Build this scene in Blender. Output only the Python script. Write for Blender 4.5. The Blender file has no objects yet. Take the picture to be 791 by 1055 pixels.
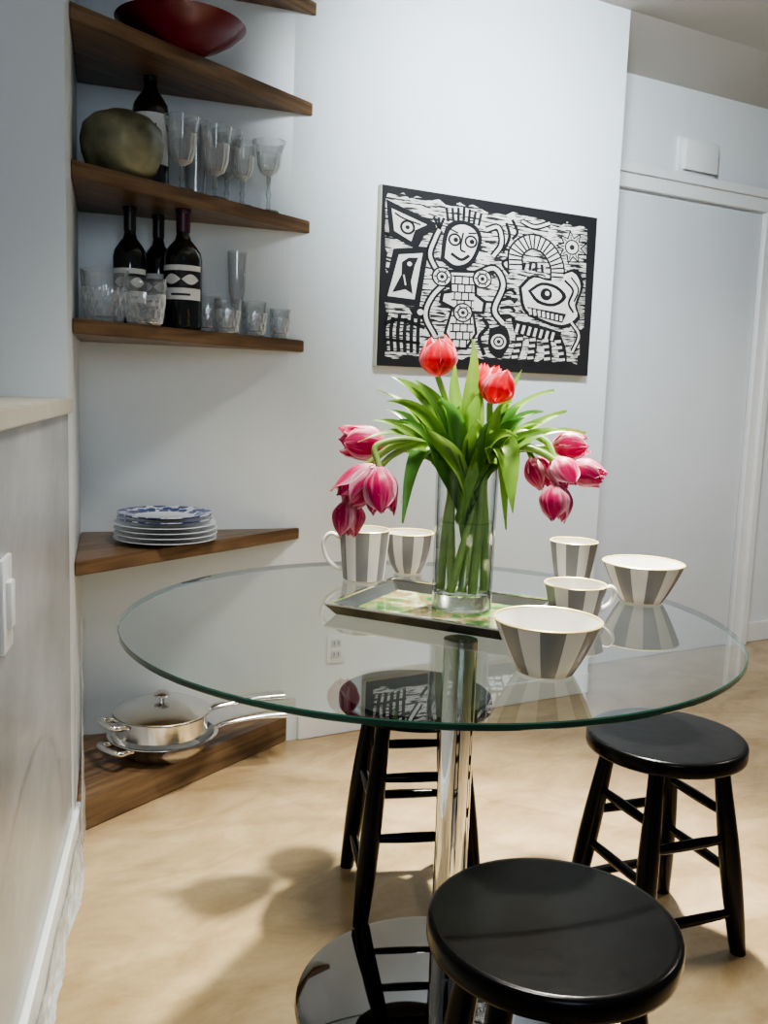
import bpy, bmesh, math, random
from mathutils import Vector, Matrix, noise
random.seed(7)
C = bpy.context.scene.collection
rad = math.radians
PI = math.pi

# ------------------------------------------------------------------ camera
H = 1.213
F = 950.0
CAM = Vector((0, 0, H))
RM = Matrix.Rotation(rad(82.5), 3, 'X') @ Matrix.Rotation(rad(2.0), 3, 'Z')
cd = bpy.data.cameras.new('camera')
cd.sensor_fit = 'VERTICAL'; cd.sensor_height = 36; cd.lens = 36 * F / 1055
cd.clip_start = 0.02
cam = bpy.data.objects.new('camera', cd); C.objects.link(cam)
cam.matrix_world = Matrix.Translation(CAM) @ RM.to_4x4()
bpy.context.scene.camera = cam

def ray(px, py): return RM @ Vector(((px - 395.5) / F, -(py - 527.5) / F, -1))
def on_z(px, py, z):
    d = ray(px, py); return CAM + d * ((z - H) / d.z)
def on_plane(px, py, P, n):
    d = ray(px, py); P = Vector(P); n = Vector(n)
    return CAM + d * ((P - CAM).dot(n) / d.dot(n))
def proj(P):
    v = RM.transposed() @ (Vector(P) - CAM)
    return (395.5 + F * v.x / -v.z, 527.5 - F * v.y / -v.z)
def z_at(x, y, py):
    a, b = -0.5, 4.0
    for _ in range(50):
        m = (a + b) / 2
        if proj((x, y, m))[1] > py: a = m
        else: b = m
    return a
def mpp(P):
    v = RM.transposed() @ (Vector(P) - CAM); return -v.z / F

# ------------------------------------------------------------------ materials
def newmat(name):
    m = bpy.data.materials.new(name); m.use_nodes = True
    nt = m.node_tree; nt.nodes.clear()
    out = nt.nodes.new('ShaderNodeOutputMaterial')
    return m, nt, out
def nd(nt, t, **kw):
    n = nt.nodes.new(t)
    for k, v in kw.items(): setattr(n, k, v)
    return n
def mat(name, col, rough=0.5, metal=0.0, var=0.06, scale=8, bump=0.0, bscale=60, coat=0.0, stretch=(1, 1, 1), spec=0.5, see=0.0, seecol=(0.9, 0.92, 0.92)):
    m, nt, out = newmat(name)
    p = nd(nt, 'ShaderNodeBsdfPrincipled'); L = nt.links.new
    if see > 0:
        tr = nd(nt, 'ShaderNodeBsdfTransparent'); tr.inputs[0].default_value = seecol + (1,)
        ms = nd(nt, 'ShaderNodeMixShader'); ms.inputs[0].default_value = see
        L(p.outputs[0], ms.inputs[1]); L(tr.outputs[0], ms.inputs[2]); L(ms.outputs[0], out.inputs[0])
    else: L(p.outputs[0], out.inputs[0])
    p.inputs['Roughness'].default_value = rough; p.inputs['Metallic'].default_value = metal
    p.inputs['Coat Weight'].default_value = coat; p.inputs['Specular IOR Level'].default_value = spec
    tc = nd(nt, 'ShaderNodeTexCoord'); mp = nd(nt, 'ShaderNodeMapping'); mp.inputs['Scale'].default_value = stretch
    L(tc.outputs['Object'], mp.inputs[0])
    nz = nd(nt, 'ShaderNodeTexNoise'); nz.inputs['Scale'].default_value = scale; nz.inputs['Detail'].default_value = 4
    L(mp.outputs[0], nz.inputs['Vector'])
    cr = nd(nt, 'ShaderNodeValToRGB')
    cr.color_ramp.elements[0].position = 0.3; cr.color_ramp.elements[1].position = 0.7
    cr.color_ramp.elements[0].color = tuple(max(0, c * (1 - var)) for c in col) + (1,)
    cr.color_ramp.elements[1].color = tuple(min(1, c * (1 + var)) for c in col) + (1,)
    L(nz.outputs['Fac'], cr.inputs[0]); L(cr.outputs[0], p.inputs['Base Color'])
    if bump > 0:
        n2 = nd(nt, 'ShaderNodeTexNoise'); n2.inputs['Scale'].default_value = bscale; n2.inputs['Detail'].default_value = 3
        L(mp.outputs[0], n2.inputs['Vector'])
        b = nd(nt, 'ShaderNodeBump'); b.inputs['Strength'].default_value = bump; b.inputs['Distance'].default_value = 0.01
        L(n2.outputs['Fac'], b.inputs['Height']); L(b.outputs[0], p.inputs['Normal'])
    return m
def glassmat(name, tint=(1, 1, 1), edge=(0.7, 0.75, 0.75), gain=1.0, power=2.5, shimmer=0.0):
    m, nt, out = newmat(name); L = nt.links.new
    tr = nd(nt, 'ShaderNodeBsdfTransparent'); gl = nd(nt, 'ShaderNodeBsdfGlossy'); gl.inputs['Roughness'].default_value = 0.015
    lw = nd(nt, 'ShaderNodeLayerWeight'); lw.inputs['Blend'].default_value = 0.5
    pw = nd(nt, 'ShaderNodeMath', operation='POWER'); pw.inputs[1].default_value = power
    L(lw.outputs['Facing'], pw.inputs[0])
    mx = nd(nt, 'ShaderNodeMixRGB'); mx.inputs[1].default_value = tint + (1,); mx.inputs[2].default_value = edge + (1,)
    L(pw.outputs[0], mx.inputs[0]); L(mx.outputs[0], tr.inputs[0])
    fr = nd(nt, 'ShaderNodeFresnel'); fr.inputs['IOR'].default_value = 1.5
    ge = nd(nt, 'ShaderNodeNewGeometry')
    iv = nd(nt, 'ShaderNodeMath', operation='SUBTRACT'); iv.inputs[0].default_value = 1.0
    L(ge.outputs['Backfacing'], iv.inputs[1])
    mu = nd(nt, 'ShaderNodeMath', operation='MULTIPLY'); L(fr.outputs[0], mu.inputs[0]); L(iv.outputs[0], mu.inputs[1])
    m2 = nd(nt, 'ShaderNodeMath', operation='MULTIPLY', use_clamp=True); m2.inputs[1].default_value = gain
    L(mu.outputs[0], m2.inputs[0])
    ms = nd(nt, 'ShaderNodeMixShader'); L(m2.outputs[0], ms.inputs[0]); L(tr.outputs[0], ms.inputs[1]); L(gl.outputs[0], ms.inputs[2])
    if shimmer > 0:
        # white diffuse painted in as glass shimmer, more at grazing angles
        df = nd(nt, 'ShaderNodeBsdfDiffuse'); df.inputs[0].default_value = (0.9, 0.92, 0.94, 1)
        ma = nd(nt, 'ShaderNodeMath', operation='MULTIPLY_ADD'); ma.inputs[1].default_value = shimmer; ma.inputs[2].default_value = shimmer * 0.12
        L(lw.outputs['Facing'], ma.inputs[0])
        mq = nd(nt, 'ShaderNodeMixShader'); L(ma.outputs[0], mq.inputs[0]); L(ms.outputs[0], mq.inputs[1]); L(df.outputs[0], mq.inputs[2])
        L(mq.outputs[0], out.inputs[0])
    else: L(ms.outputs[0], out.inputs[0])
    return m
def stripes(name, ca, cb, n, rough=0.25):
    m, nt, out = newmat(name); L = nt.links.new
    p = nd(nt, 'ShaderNodeBsdfPrincipled'); p.inputs['Roughness'].default_value = rough; L(p.outputs[0], out.inputs[0])
    tc = nd(nt, 'ShaderNodeTexCoord'); sx = nd(nt, 'ShaderNodeSeparateXYZ'); L(tc.outputs['Object'], sx.inputs[0])
    at = nd(nt, 'ShaderNodeMath', operation='ARCTAN2'); L(sx.outputs[1], at.inputs[0]); L(sx.outputs[0], at.inputs[1])
    mu = nd(nt, 'ShaderNodeMath', operation='MULTIPLY'); mu.inputs[1].default_value = n / (2 * PI); L(at.outputs[0], mu.inputs[0])
    ad = nd(nt, 'ShaderNodeMath', operation='ADD'); ad.inputs[1].default_value = 50.2; L(mu.outputs[0], ad.inputs[0])
    fr = nd(nt, 'ShaderNodeMath', operation='FRACT'); L(ad.outputs[0], fr.inputs[0])
    cr = nd(nt, 'ShaderNodeValToRGB'); cr.color_ramp.interpolation = 'CONSTANT'
    e = cr.color_ramp.elements
    e[0].position = 0; e[0].color = ca + (1,)
    e[1].position = 0.52; e[1].color = cb + (1,)
    L(fr.outputs[0], cr.inputs[0]); L(cr.outputs[0], p.inputs['Base Color'])
    return m
def woodmat(name, ang):
    m, nt, out = newmat(name); L = nt.links.new
    p = nd(nt, 'ShaderNodeBsdfPrincipled'); p.inputs['Roughness'].default_value = 0.38; L(p.outputs[0], out.inputs[0])
    tc = nd(nt, 'ShaderNodeTexCoord'); m0 = nd(nt, 'ShaderNodeMapping'); m0.inputs['Rotation'].default_value = (0, 0, -ang)
    mp = nd(nt, 'ShaderNodeMapping'); mp.inputs['Scale'].default_value = (1.2, 16, 16)
    L(tc.outputs['Object'], m0.inputs[0]); L(m0.outputs[0], mp.inputs[0])
    nz = nd(nt, 'ShaderNodeTexNoise'); nz.inputs['Scale'].default_value = 3; nz.inputs['Detail'].default_value = 6; nz.inputs['Distortion'].default_value = 0.6
    L(mp.outputs[0], nz.inputs['Vector'])
    cr = nd(nt, 'ShaderNodeValToRGB'); e = cr.color_ramp.elements
    e[0].position = 0.28; e[0].color = (0.068, 0.040, 0.021, 1); e[1].position = 0.75; e[1].color = (0.245, 0.155, 0.084, 1)
    x = e.new(0.5); x.color = (0.152, 0.091, 0.047, 1)
    L(nz.outputs['Fac'], cr.inputs[0]); L(cr.outputs[0], p.inputs['Base Color'])
    b = nd(nt, 'ShaderNodeBump'); b.inputs['Strength'].default_value = 0.1; b.inputs['Distance'].default_value = 0.004
    L(nz.outputs['Fac'], b.inputs['Height']); L(b.outputs[0], p.inputs['Normal'])
    return m
def floormat():
    m, nt, out = newmat('floor_vinyl'); L = nt.links.new
    p = nd(nt, 'ShaderNodeBsdfPrincipled'); p.inputs['Roughness'].default_value = 0.24; L(p.outputs[0], out.inputs[0])
    tc = nd(nt, 'ShaderNodeTexCoord')
    m0 = nd(nt, 'ShaderNodeMapping'); m0.inputs['Rotation'].default_value = (0, 0, rad(-38))
    mp = nd(nt, 'ShaderNodeMapping'); mp.inputs['Scale'].default_value = (1.0, 1.6, 1)
    L(tc.outputs['Object'], m0.inputs[0]); L(m0.outputs[0], mp.inputs[0])
    n1 = nd(nt, 'ShaderNodeTexNoise'); n1.inputs['Scale'].default_value = 3.6; n1.inputs['Detail'].default_value = 12; n1.inputs['Roughness'].default_value = 0.68; n1.inputs['Distortion'].default_value = 0.4
    L(mp.outputs[0], n1.inputs['Vector'])
    c1 = nd(nt, 'ShaderNodeValToRGB'); e = c1.color_ramp.elements
    e[0].position = 0.32; e[0].color = (0.285, 0.20, 0.105, 1); e[1].position = 0.68; e[1].color = (0.475, 0.365, 0.22, 1)
    x = e.new(0.5); x.color = (0.375, 0.278, 0.155, 1)
    L(n1.outputs['Fac'], c1.inputs[0])
    # angular laid patches, set on the diagonal
    m2 = nd(nt, 'ShaderNodeMapping'); m2.inputs['Rotation'].default_value = (0, 0, rad(22)); m2.inputs['Scale'].default_value = (1.0, 2.4, 1)
    L(tc.outputs['Object'], m2.inputs[0])
    vo = nd(nt, 'ShaderNodeTexVoronoi'); vo.inputs['Scale'].default_value = 1.9; vo.feature = 'SMOOTH_F1'; vo.inputs['Smoothness'].default_value = 0.10
    L(m2.outputs[0], vo.inputs['Vector'])
    bw = nd(nt, 'ShaderNodeRGBToBW'); L(vo.outputs['Color'], bw.inputs[0])
    c2 = nd(nt, 'ShaderNodeValToRGB'); e = c2.color_ramp.elements
    e[0].position = 0.2; e[0].color = (0.87, 0.85, 0.81, 1); e[1].position = 0.8; e[1].color = (1.07, 1.06, 1.05, 1)
    L(bw.outputs[0], c2.inputs[0])
    mx = nd(nt, 'ShaderNodeMixRGB', blend_type='MULTIPLY'); mx.inputs[0].default_value = 1
    L(c1.outputs[0], mx.inputs[1]); L(c2.outputs[0], mx.inputs[2]); L(mx.outputs[0], p.inputs['Base Color'])
    n3 = nd(nt, 'ShaderNodeTexNoise'); n3.inputs['Scale'].default_value = 9; L(tc.outputs['Object'], n3.inputs['Vector'])
    b = nd(nt, 'ShaderNodeBump'); b.inputs['Strength'].default_value = 0.08; b.inputs['Distance'].default_value = 0.006
    L(n3.outputs['Fac'], b.inputs['Height']); L(b.outputs[0], p.inputs['Normal'])
    return m
def petalmat(name, core, edge):
    m, nt, out = newmat(name); L = nt.links.new
    at = nd(nt, 'ShaderNodeAttribute', attribute_name='edge')
    sp_ = nd(nt, 'ShaderNodeSeparateColor'); L(at.outputs['Color'], sp_.inputs[0])
    cb = nd(nt, 'ShaderNodeCombineXYZ')
    a1 = nd(nt, 'ShaderNodeMath', operation='MULTIPLY'); a1.inputs[1].default_value = 40; L(sp_.outputs[1], a1.inputs[0])
    a2 = nd(nt, 'ShaderNodeMath', operation='MULTIPLY'); a2.inputs[1].default_value = 1.6; L(sp_.outputs[2], a2.inputs[0])
    L(a1.outputs[0], cb.inputs[0]); L(a2.outputs[0], cb.inputs[1])
    nz = nd(nt, 'ShaderNodeTexNoise'); nz.inputs['Scale'].default_value = 1.0; nz.inputs['Detail'].default_value = 3; L(cb.outputs[0], nz.inputs['Vector'])
    ad = nd(nt, 'ShaderNodeMath', operation='MULTIPLY_ADD'); ad.inputs[1].default_value = 1.7; ad.inputs[2].default_value = -0.93
    L(nz.outputs['Fac'], ad.inputs[0])
    su = nd(nt, 'ShaderNodeMath', operation='ADD', use_clamp=True); L(sp_.outputs[0], su.inputs[0]); L(ad.outputs[0], su.inputs[1])
    mx = nd(nt, 'ShaderNodeMixRGB'); mx.inputs[1].default_value = core + (1,); mx.inputs[2].default_value = edge + (1,); L(su.outputs[0], mx.inputs[0])
    p = nd(nt, 'ShaderNodeBsdfPrincipled'); p.inputs['Roughness'].default_value = 0.45; L(mx.outputs[0], p.inputs['Base Color'])
    b = nd(nt, 'ShaderNodeBump'); b.inputs['Strength'].default_value = 0.3; b.inputs['Distance'].default_value = 0.003
    L(nz.outputs['Fac'], b.inputs['Height']); L(b.outputs[0], p.inputs['Normal'])
    t = nd(nt, 'ShaderNodeBsdfTranslucent'); L(mx.outputs[0], t.inputs[0])
    ms = nd(nt, 'ShaderNodeMixShader'); ms.inputs[0].default_value = 0.35
    L(p.outputs[0], ms.inputs[1]); L(t.outputs[0], ms.inputs[2]); L(ms.outputs[0], out.inputs[0])
    return m
def leafmat(name, col):
    m, nt, out = newmat(name); L = nt.links.new
    tc = nd(nt, 'ShaderNodeTexCoord')
    nz = nd(nt, 'ShaderNodeTexNoise'); nz.inputs['Scale'].default_value = 14; L(tc.outputs['Object'], nz.inputs['Vector'])
    mx = nd(nt, 'ShaderNodeMixRGB'); mx.inputs[1].default_value = tuple(c * 0.42 for c in col) + (1,); mx.inputs[2].default_value = tuple(min(1, c * 1.5) for c in col) + (1,)
    L(nz.outputs['Fac'], mx.inputs[0])
    p = nd(nt, 'ShaderNodeBsdfPrincipled'); p.inputs['Roughness'].default_value = 0.33; L(mx.outputs[0], p.inputs['Base Color'])
    t = nd(nt, 'ShaderNodeBsdfTranslucent'); L(mx.outputs[0], t.inputs[0])
    ms = nd(nt, 'ShaderNodeMixShader'); ms.inputs[0].default_value = 0.25
    L(p.outputs[0], ms.inputs[1]); L(t.outputs[0], ms.inputs[2]); L(ms.outputs[0], out.inputs[0])
    return m
def streakmat():
    m, nt, out = newmat('woodcut_ground'); L = nt.links.new
    tc = nd(nt, 'ShaderNodeTexCoord'); mp = nd(nt, 'ShaderNodeMapping'); mp.inputs['Scale'].default_value = (14, 1, 150); mp.inputs['Rotation'].default_value = (0, rad(4), 0)
    L(tc.outputs['Object'], mp.inputs[0])
    nz = nd(nt, 'ShaderNodeTexNoise'); nz.inputs['Scale'].default_value = 1.0; nz.inputs['Detail'].default_value = 2
    L(mp.outputs[0], nz.inputs['Vector'])
    cr = nd(nt, 'ShaderNodeValToRGB'); e = cr.color_ramp.elements
    e[0].position = 0.445; e[0].color = (0.02, 0.02, 0.022, 1); e[1].position = 0.485; e[1].color = (0.70, 0.68, 0.63, 1)
    L(nz.outputs['Fac'], cr.inputs[0])
    p = nd(nt, 'ShaderNodeBsdfPrincipled'); p.inputs['Roughness'].default_value = 0.6; L(cr.outputs[0], p.inputs['Base Color']); L(p.outputs[0], out.inputs[0])
    return m
def bluepattern():
    m, nt, out = newmat('blue_pattern_china'); L = nt.links.new
    tc = nd(nt, 'ShaderNodeTexCoord')
    vo = nd(nt, 'ShaderNodeTexVoronoi'); vo.inputs['Scale'].default_value = 38; L(tc.outputs['Object'], vo.inputs['Vector'])
    cr = nd(nt, 'ShaderNodeValToRGB'); e = cr.color_ramp.elements
    e[0].position = 0.54; e[0].color = (0.02, 0.035, 0.20, 1); e[1].position = 0.62; e[1].color = (0.66, 0.70, 0.80, 1)
    L(vo.outputs['Distance'], cr.inputs[0])
    p = nd(nt, 'ShaderNodeBsdfPrincipled'); p.inputs['Roughness'].default_value = 0.15; L(cr.outputs[0], p.inputs['Base Color']); L(p.outputs[0], out.inputs[0])
    return m
def traypattern():
    m, nt, out = newmat('tray_pattern'); L = nt.links.new
    tc = nd(nt, 'ShaderNodeTexCoord')
    nz = nd(nt, 'ShaderNodeTexNoise'); nz.inputs['Scale'].default_value = 11; nz.inputs['Detail'].default_value = 3; nz.inputs['Distortion'].default_value = 1.2; L(tc.outputs['Object'], nz.inputs['Vector'])
    cr = nd(nt, 'ShaderNodeValToRGB'); e = cr.color_ramp.elements
    e[0].position = 0.36; e[0].color = (0.05, 0.12, 0.035, 1); e[1].position = 0.66; e[1].color = (0.62, 0.60, 0.46, 1)
    x = e.new(0.44); x.color = (0.15, 0.27, 0.09, 1)
    x = e.new(0.51); x.color = (0.26, 0.15, 0.07, 1)
    x = e.new(0.57); x.color = (0.30, 0.36, 0.18, 1)
    L(nz.outputs['Fac'], cr.inputs[0])
    p = nd(nt, 'ShaderNodeBsdfPrincipled'); p.inputs['Roughness'].default_value = 0.07; p.inputs['Metallic'].default_value = 0.3; p.inputs['Specular IOR Level'].default_value = 0.4
    L(cr.outputs[0], p.inputs['Base Color']); L(p.outputs[0], out.inputs[0])
    return m
def realglass(name, col, rough=0.0):
    m, nt, out = newmat(name); L = nt.links.new
    p = nd(nt, 'ShaderNodeBsdfPrincipled'); L(p.outputs[0], out.inputs[0])
    p.inputs['Transmission Weight'].default_value = 1.0; p.inputs['Roughness'].default_value = rough; p.inputs['IOR'].default_value = 1.48
    nz = nd(nt, 'ShaderNodeTexNoise'); nz.inputs['Scale'].default_value = 6
    mx = nd(nt, 'ShaderNodeMixRGB'); mx.inputs[1].default_value = col + (1,); mx.inputs[2].default_value = tuple(min(1, c * 1.03) for c in col) + (1,)
    L(nz.outputs['Fac'], mx.inputs[0]); L(mx.outputs[0], p.inputs['Base Color'])
    return m

M = {}
M['wall'] = mat('wall_paint', (0.73, 0.79, 0.82), 0.30, var=0.02, scale=2, bump=0.06, bscale=35)
M['wall_l'] = mat('wall_paint_left_shaded', (0.39, 0.40, 0.40), 0.27, var=0.20, scale=2.4, bump=0.34, bscale=9)  # uneven grey paint, darkened to carry the shade on this wall
M['wall_post'] = mat('wall_paint_post', (0.70, 0.75, 0.78), 0.4, var=0.03, scale=2, bump=0.06, bscale=30)
M['wallw'] = mat('wall_paint_hall', (0.72, 0.76, 0.785), 0.45, var=0.015, scale=2, bump=0.05, bscale=35)
M['ceil'] = mat('ceiling_paint', (0.50, 0.495, 0.46), 0.7, var=0.02, scale=3, bump=0.03)
M['trim'] = mat('trim_white', (0.76, 0.78, 0.78), 0.32, var=0.02, scale=4)
M['door'] = mat('door_white', (0.64, 0.675, 0.705), 0.35, var=0.02, scale=3)
M['ledge'] = mat('ledge_cream', (0.56, 0.53, 0.43), 0.35, var=0.05, scale=10)
M['floor'] = floormat()
fe = math.atan2(0.7, 0.47)
M['wood'] = woodmat('walnut_shelf', fe)
M['black'] = mat('black_lacquer', (0.003, 0.003, 0.003), 0.22, var=0.3, scale=20, bump=0.05, bscale=30, spec=0.16)
M['chrome'] = mat('chrome', (0.80, 0.82, 0.84), 0.05, 1.0, var=0.02)
M['dark_chrome'] = mat('mirror_base', (0.26, 0.26, 0.26), 0.03, 1.0, var=0.05)
M['steel'] = mat('polished_steel', (0.74, 0.73, 0.71), 0.17, 1.0, var=0.05, scale=5, stretch=(1, 1, 20))
M['table_glass'] = glassmat('table_glass', (0.945, 0.968, 0.955), (0.89, 0.945, 0.92), 1.75, 3)
M['glass_rim'] = mat('green_glass_edge', (0.020, 0.070, 0.048), 0.08, var=0.4, scale=5, coat=0.5)
M['glass'] = glassmat('clear_glass', (0.985, 0.99, 0.99), (0.42, 0.46, 0.47), 3.2, 2.1, 0.16)
M['cut'] = glassmat('cut_crystal', (0.98, 0.985, 0.985), (0.36, 0.40, 0.41), 4.5, 1.5, 0.74)
M['lip'] = mat('glass_lip_glint', (0.80, 0.82, 0.83), 0.08, var=0.03, see=0.25)  # whitish, mostly opaque: bright rim glint put into the lip colour
M['vase_glass'] = glassmat('vase_glass', (0.985, 0.995, 0.99), (0.40, 0.47, 0.43), 2.0, 2.6)
M['water'] = glassmat('water', (0.985, 0.995, 0.98), (0.75, 0.82, 0.75), 0.8, 3)
M['glass_foot'] = glassmat('thick_glass', (0.86, 0.90, 0.88), (0.4, 0.45, 0.44), 2.2, 2, 0.2)
M['solid_glass'] = realglass('solid_glass', (0.95, 0.98, 0.96))
M['cup'] = stripes('grey_cream_stripes', (0.195, 0.195, 0.19), (0.60, 0.585, 0.535), 6)
M['bowl'] = stripes('grey_cream_stripes_bowl', (0.20, 0.20, 0.195), (0.60, 0.585, 0.535), 7)
M['cream'] = mat('cream_glaze', (0.70, 0.685, 0.62), 0.2, var=0.02)
M['gold'] = mat('yellow_gold_rim', (0.70, 0.58, 0.25), 0.3, 0.3, var=0.1)
M['china'] = mat('white_china', (0.68, 0.71, 0.76), 0.18, var=0.02)
M['china_blue'] = bluepattern()
M['tray_rim'] = mat('tray_dark_rim', (0.10, 0.105, 0.095), 0.12, 0.75, var=0.2)
M['tray_mirror'] = traypattern()
M['tray_edge'] = mat('tray_edge_silver', (0.85, 0.83, 0.76), 0.15, 1.0, var=0.05)
M['stem'] = leafmat('tulip_stem', (0.29, 0.45, 0.11))
M['leaf1'] = leafmat('tulip_leaf_bright', (0.20, 0.37, 0.055))
M['leaf2'] = leafmat('tulip_leaf_deep', (0.075, 0.20, 0.035))
M['petal_red'] = petalmat('petal_red', (0.68, 0.012, 0.030), (0.92, 0.38, 0.42))
M['petal_pink'] = petalmat('petal_pink', (0.50, 0.008, 0.100), (0.93, 0.58, 0.66))
M['bottle'] = mat('dark_wine_glass', (0.006, 0.008, 0.007), 0.06, var=0.2, coat=0.6)
M['paper'] = mat('label_paper', (0.74, 0.75, 0.74), 0.6, var=0.03)
M['ink'] = mat('label_ink', (0.01, 0.01, 0.011), 0.5, var=0.1)
M['capsule'] = mat('bottle_capsule', (0.015, 0.013, 0.014), 0.35, var=0.2)
M['capsule_red'] = mat('bottle_capsule_purple', (0.05, 0.012, 0.025), 0.35, var=0.2)
M['red'] = mat('maroon_glaze', (0.105, 0.004, 0.013), 0.25, var=0.12, scale=5, spec=0.35)
M['pot'] = mat('stone_glaze', (0.16, 0.155, 0.095), 0.42, var=0.65, scale=12, bump=0.12, bscale=30)
M['board'] = mat('canvas_side', (0.60, 0.57, 0.46), 0.7, var=0.05)
M['art_black'] = mat('art_black', (0.013, 0.013, 0.015), 0.55, var=0.1)
M['art_white'] = mat('art_white', (0.72, 0.70, 0.65), 0.6, var=0.04)
M['art_ground'] = streakmat()
M['plastic'] = mat('plate_white', (0.78, 0.80, 0.80), 0.3, var=0.02)
M['socket'] = mat('socket_grey', (0.50, 0.51, 0.51), 0.4, var=0.03)
M['slot'] = mat('slot_dark', (0.03, 0.03, 0.03), 0.5)
M['sheet'] = mat('plastic_sheet', (0.58, 0.59, 0.58), 0.2, var=0.15, scale=20, bump=0.3, bscale=30, see=0.35)

# ------------------------------------------------------------------ mesh helpers
def obj(name, bm, m, parent=None, smooth=True, angle=40, recalc=True):
    if recalc: bmesh.ops.recalc_face_normals(bm, faces=bm.faces[:])
    me = bpy.data.meshes.new(name); bm.to_mesh(me); bm.free()
    for x in (m if isinstance(m, (list, tuple)) else [m]): me.materials.append(x)
    if smooth:
        for p in me.polygons: p.use_smooth = True
        me.set_sharp_from_angle(angle=rad(angle))
    o = bpy.data.objects.new(name, me); C.objects.link(o)
    if parent: o.parent = parent
    return o
def tag(o, label, cat, group=None):
    o['label'] = label; o['category'] = cat
    if group: o['group'] = group
    return o
def thing(name, label, cat, loc, rz=0, group=None):
    o = bpy.data.objects.new(name, None); C.objects.link(o)
    o.empty_display_size = 0.05
    o.location = loc; o.rotation_euler = (0, 0, rz)
    return tag(o, label, cat, group)
def struct(name, bm, m, smooth=False):
    o = obj(name, bm, m, None, smooth); o['kind'] = 'structure'; return o
def box(bm, c, s, rz=0, bevel=0):
    n0 = len(bm.verts)
    r = bmesh.ops.create_cube(bm, size=1)
    vs = r['verts']
    for v in vs: v.co = Vector((v.co.x * s[0], v.co.y * s[1], v.co.z * s[2]))
    if bevel > 0:
        es = list({e for v in vs for e in v.link_edges})
        bmesh.ops.bevel(bm, geom=es, offset=bevel, segments=2, affect='EDGES', profile=0.5)
        bm.verts.ensure_lookup_table()
        vs = [v for v in bm.verts][n0:]
    R = Matrix.Rotation(rz, 3, 'Z')
    for v in vs: v.co = R @ v.co + Vector(c)
def prism(bm, pts, z0, z1, bevel=0, mi=0):
    za = z0 if isinstance(z0, (list, tuple)) else [z0] * len(pts)
    a = [bm.verts.new((p[0], p[1], za[i])) for i, p in enumerate(pts)]; b = [bm.verts.new((p[0], p[1], z1)) for p in pts]
    fs = [bm.faces.new(a[::-1]), bm.faces.new(b)]
    n = len(pts)
    for i in range(n): fs.append(bm.faces.new((a[i], a[(i + 1) % n], b[(i + 1) % n], b[i])))
    for f in fs: f.material_index = mi
    if bevel > 0:
        es = list({e for f in fs for e in f.edges})
        bmesh.ops.bevel(bm, geom=es, offset=bevel, segments=2, affect='EDGES')
def lathe(bm, prof, n=48, rf=None, mats=None, c=(0, 0, 0)):
    rings = []
    for r, z in prof:
        if r < 1e-5: rings.append([bm.verts.new((c[0], c[1], c[2] + z))])
        else:
            rg = []
            for i in range(n):
                t = 2 * PI * i / n
                q = r * (rf(t, z) if rf else 1)
                rg.append(bm.verts.new((c[0] + q * math.cos(t), c[1] + q * math.sin(t), c[2] + z)))
            rings.append(rg)
    for k, (a, b) in enumerate(zip(rings, rings[1:])):
        for i in range(n):
            j = (i + 1) % n
            if len(a) == 1 and len(b) == 1: continue
            if len(a) == 1: f = bm.faces.new((a[0], b[j], b[i]))
            elif len(b) == 1: f = bm.faces.new((a[i], a[j], b[0]))
            else: f = bm.faces.new((a[i], a[j], b[j], b[i]))
            if mats: f.material_index = mats[k]
def smooth_pts(pts, k=8):
    P = [Vector(p) for p in pts]; out = []
    Q = [2 * P[0] - P[1]] + P + [2 * P[-1] - P[-2]]
    for i in range(1, len(Q) - 2):
        for s in range(k):
            t = s / k; a, b, c, d = Q[i - 1], Q[i], Q[i + 1], Q[i + 2]
            out.append(0.5 * ((2 * b) + (c - a) * t + (2 * a - 5 * b + 4 * c - d) * t * t + (3 * b - a - 3 * c + d) * t ** 3))
    out.append(P[-1]); return out
def tube(bm, pts, r, seg=12, flat=1.0):
    P = [Vector(p) for p in pts]; n = len(P)
    rr = r if callable(r) else (lambda s: r)
    t0 = (P[1] - P[0]).normalized()
    up = Vector((0, 0, 1)) if abs(t0.z) < 0.9 else Vector((1, 0, 0))
    nrm = (up - t0 * up.dot(t0)).normalized()
    rings = []
    for i in range(n):
        t = (P[min(i + 1, n - 1)] - P[max(i - 1, 0)]).normalized()
        nrm = (nrm - t * nrm.dot(t)).normalized(); bi = t.cross(nrm)
        q = rr(i / (n - 1))
        rings.append([bm.verts.new(P[i] + nrm * (q * flat * math.cos(2 * PI * k / seg)) + bi * (q * math.sin(2 * PI * k / seg))) for k in range(seg)])
    for a, b in zip(rings, rings[1:]):
        for k in range(seg): bm.faces.new((a[k], a[(k + 1) % seg], b[(k + 1) % seg], b[k]))
    bm.faces.new(rings[0][::-1]); bm.faces.new(rings[-1])
B = bmesh.new

# ------------------------------------------------------------------ setting
LD = Vector((-0.215, 0.977, 0)).normalized()       # left wall, going away
LN = Vector((LD.y, -LD.x, 0))                      # its normal into the room
N = on_z(79, 860, 0); N.z = 0
T = Vector((-0.33, 3.05, 0))
CD = Vector((math.sin(rad(70)), math.cos(rad(70)), 0))   # niche back wall
ND = Vector((-0.285, 0.958, 0)).normalized()       # niche side wall, turning back behind the wall end
NN = Vector((ND.y, -ND.x, 0))
WA = rad(61)
WD = Vector((math.sin(WA), math.cos(WA), 0))       # picture wall
WN = Vector((WD.y, -WD.x, 0))                      # normal into the room
WR = math.atan2(WD.y, WD.x)
t_ = ((N.x - T.x) * ND.y - (N.y - T.y) * ND.x) / (CD.x * ND.y - CD.y * ND.x)
CO = T + CD * t_
Pe = on_plane(634, 250, T, WN); we = (Pe - T).dot(WD)
E = T + WD * we
zc = on_plane(648, 10, T, WN).z
Ph = on_z(774, 660, 0)
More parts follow.
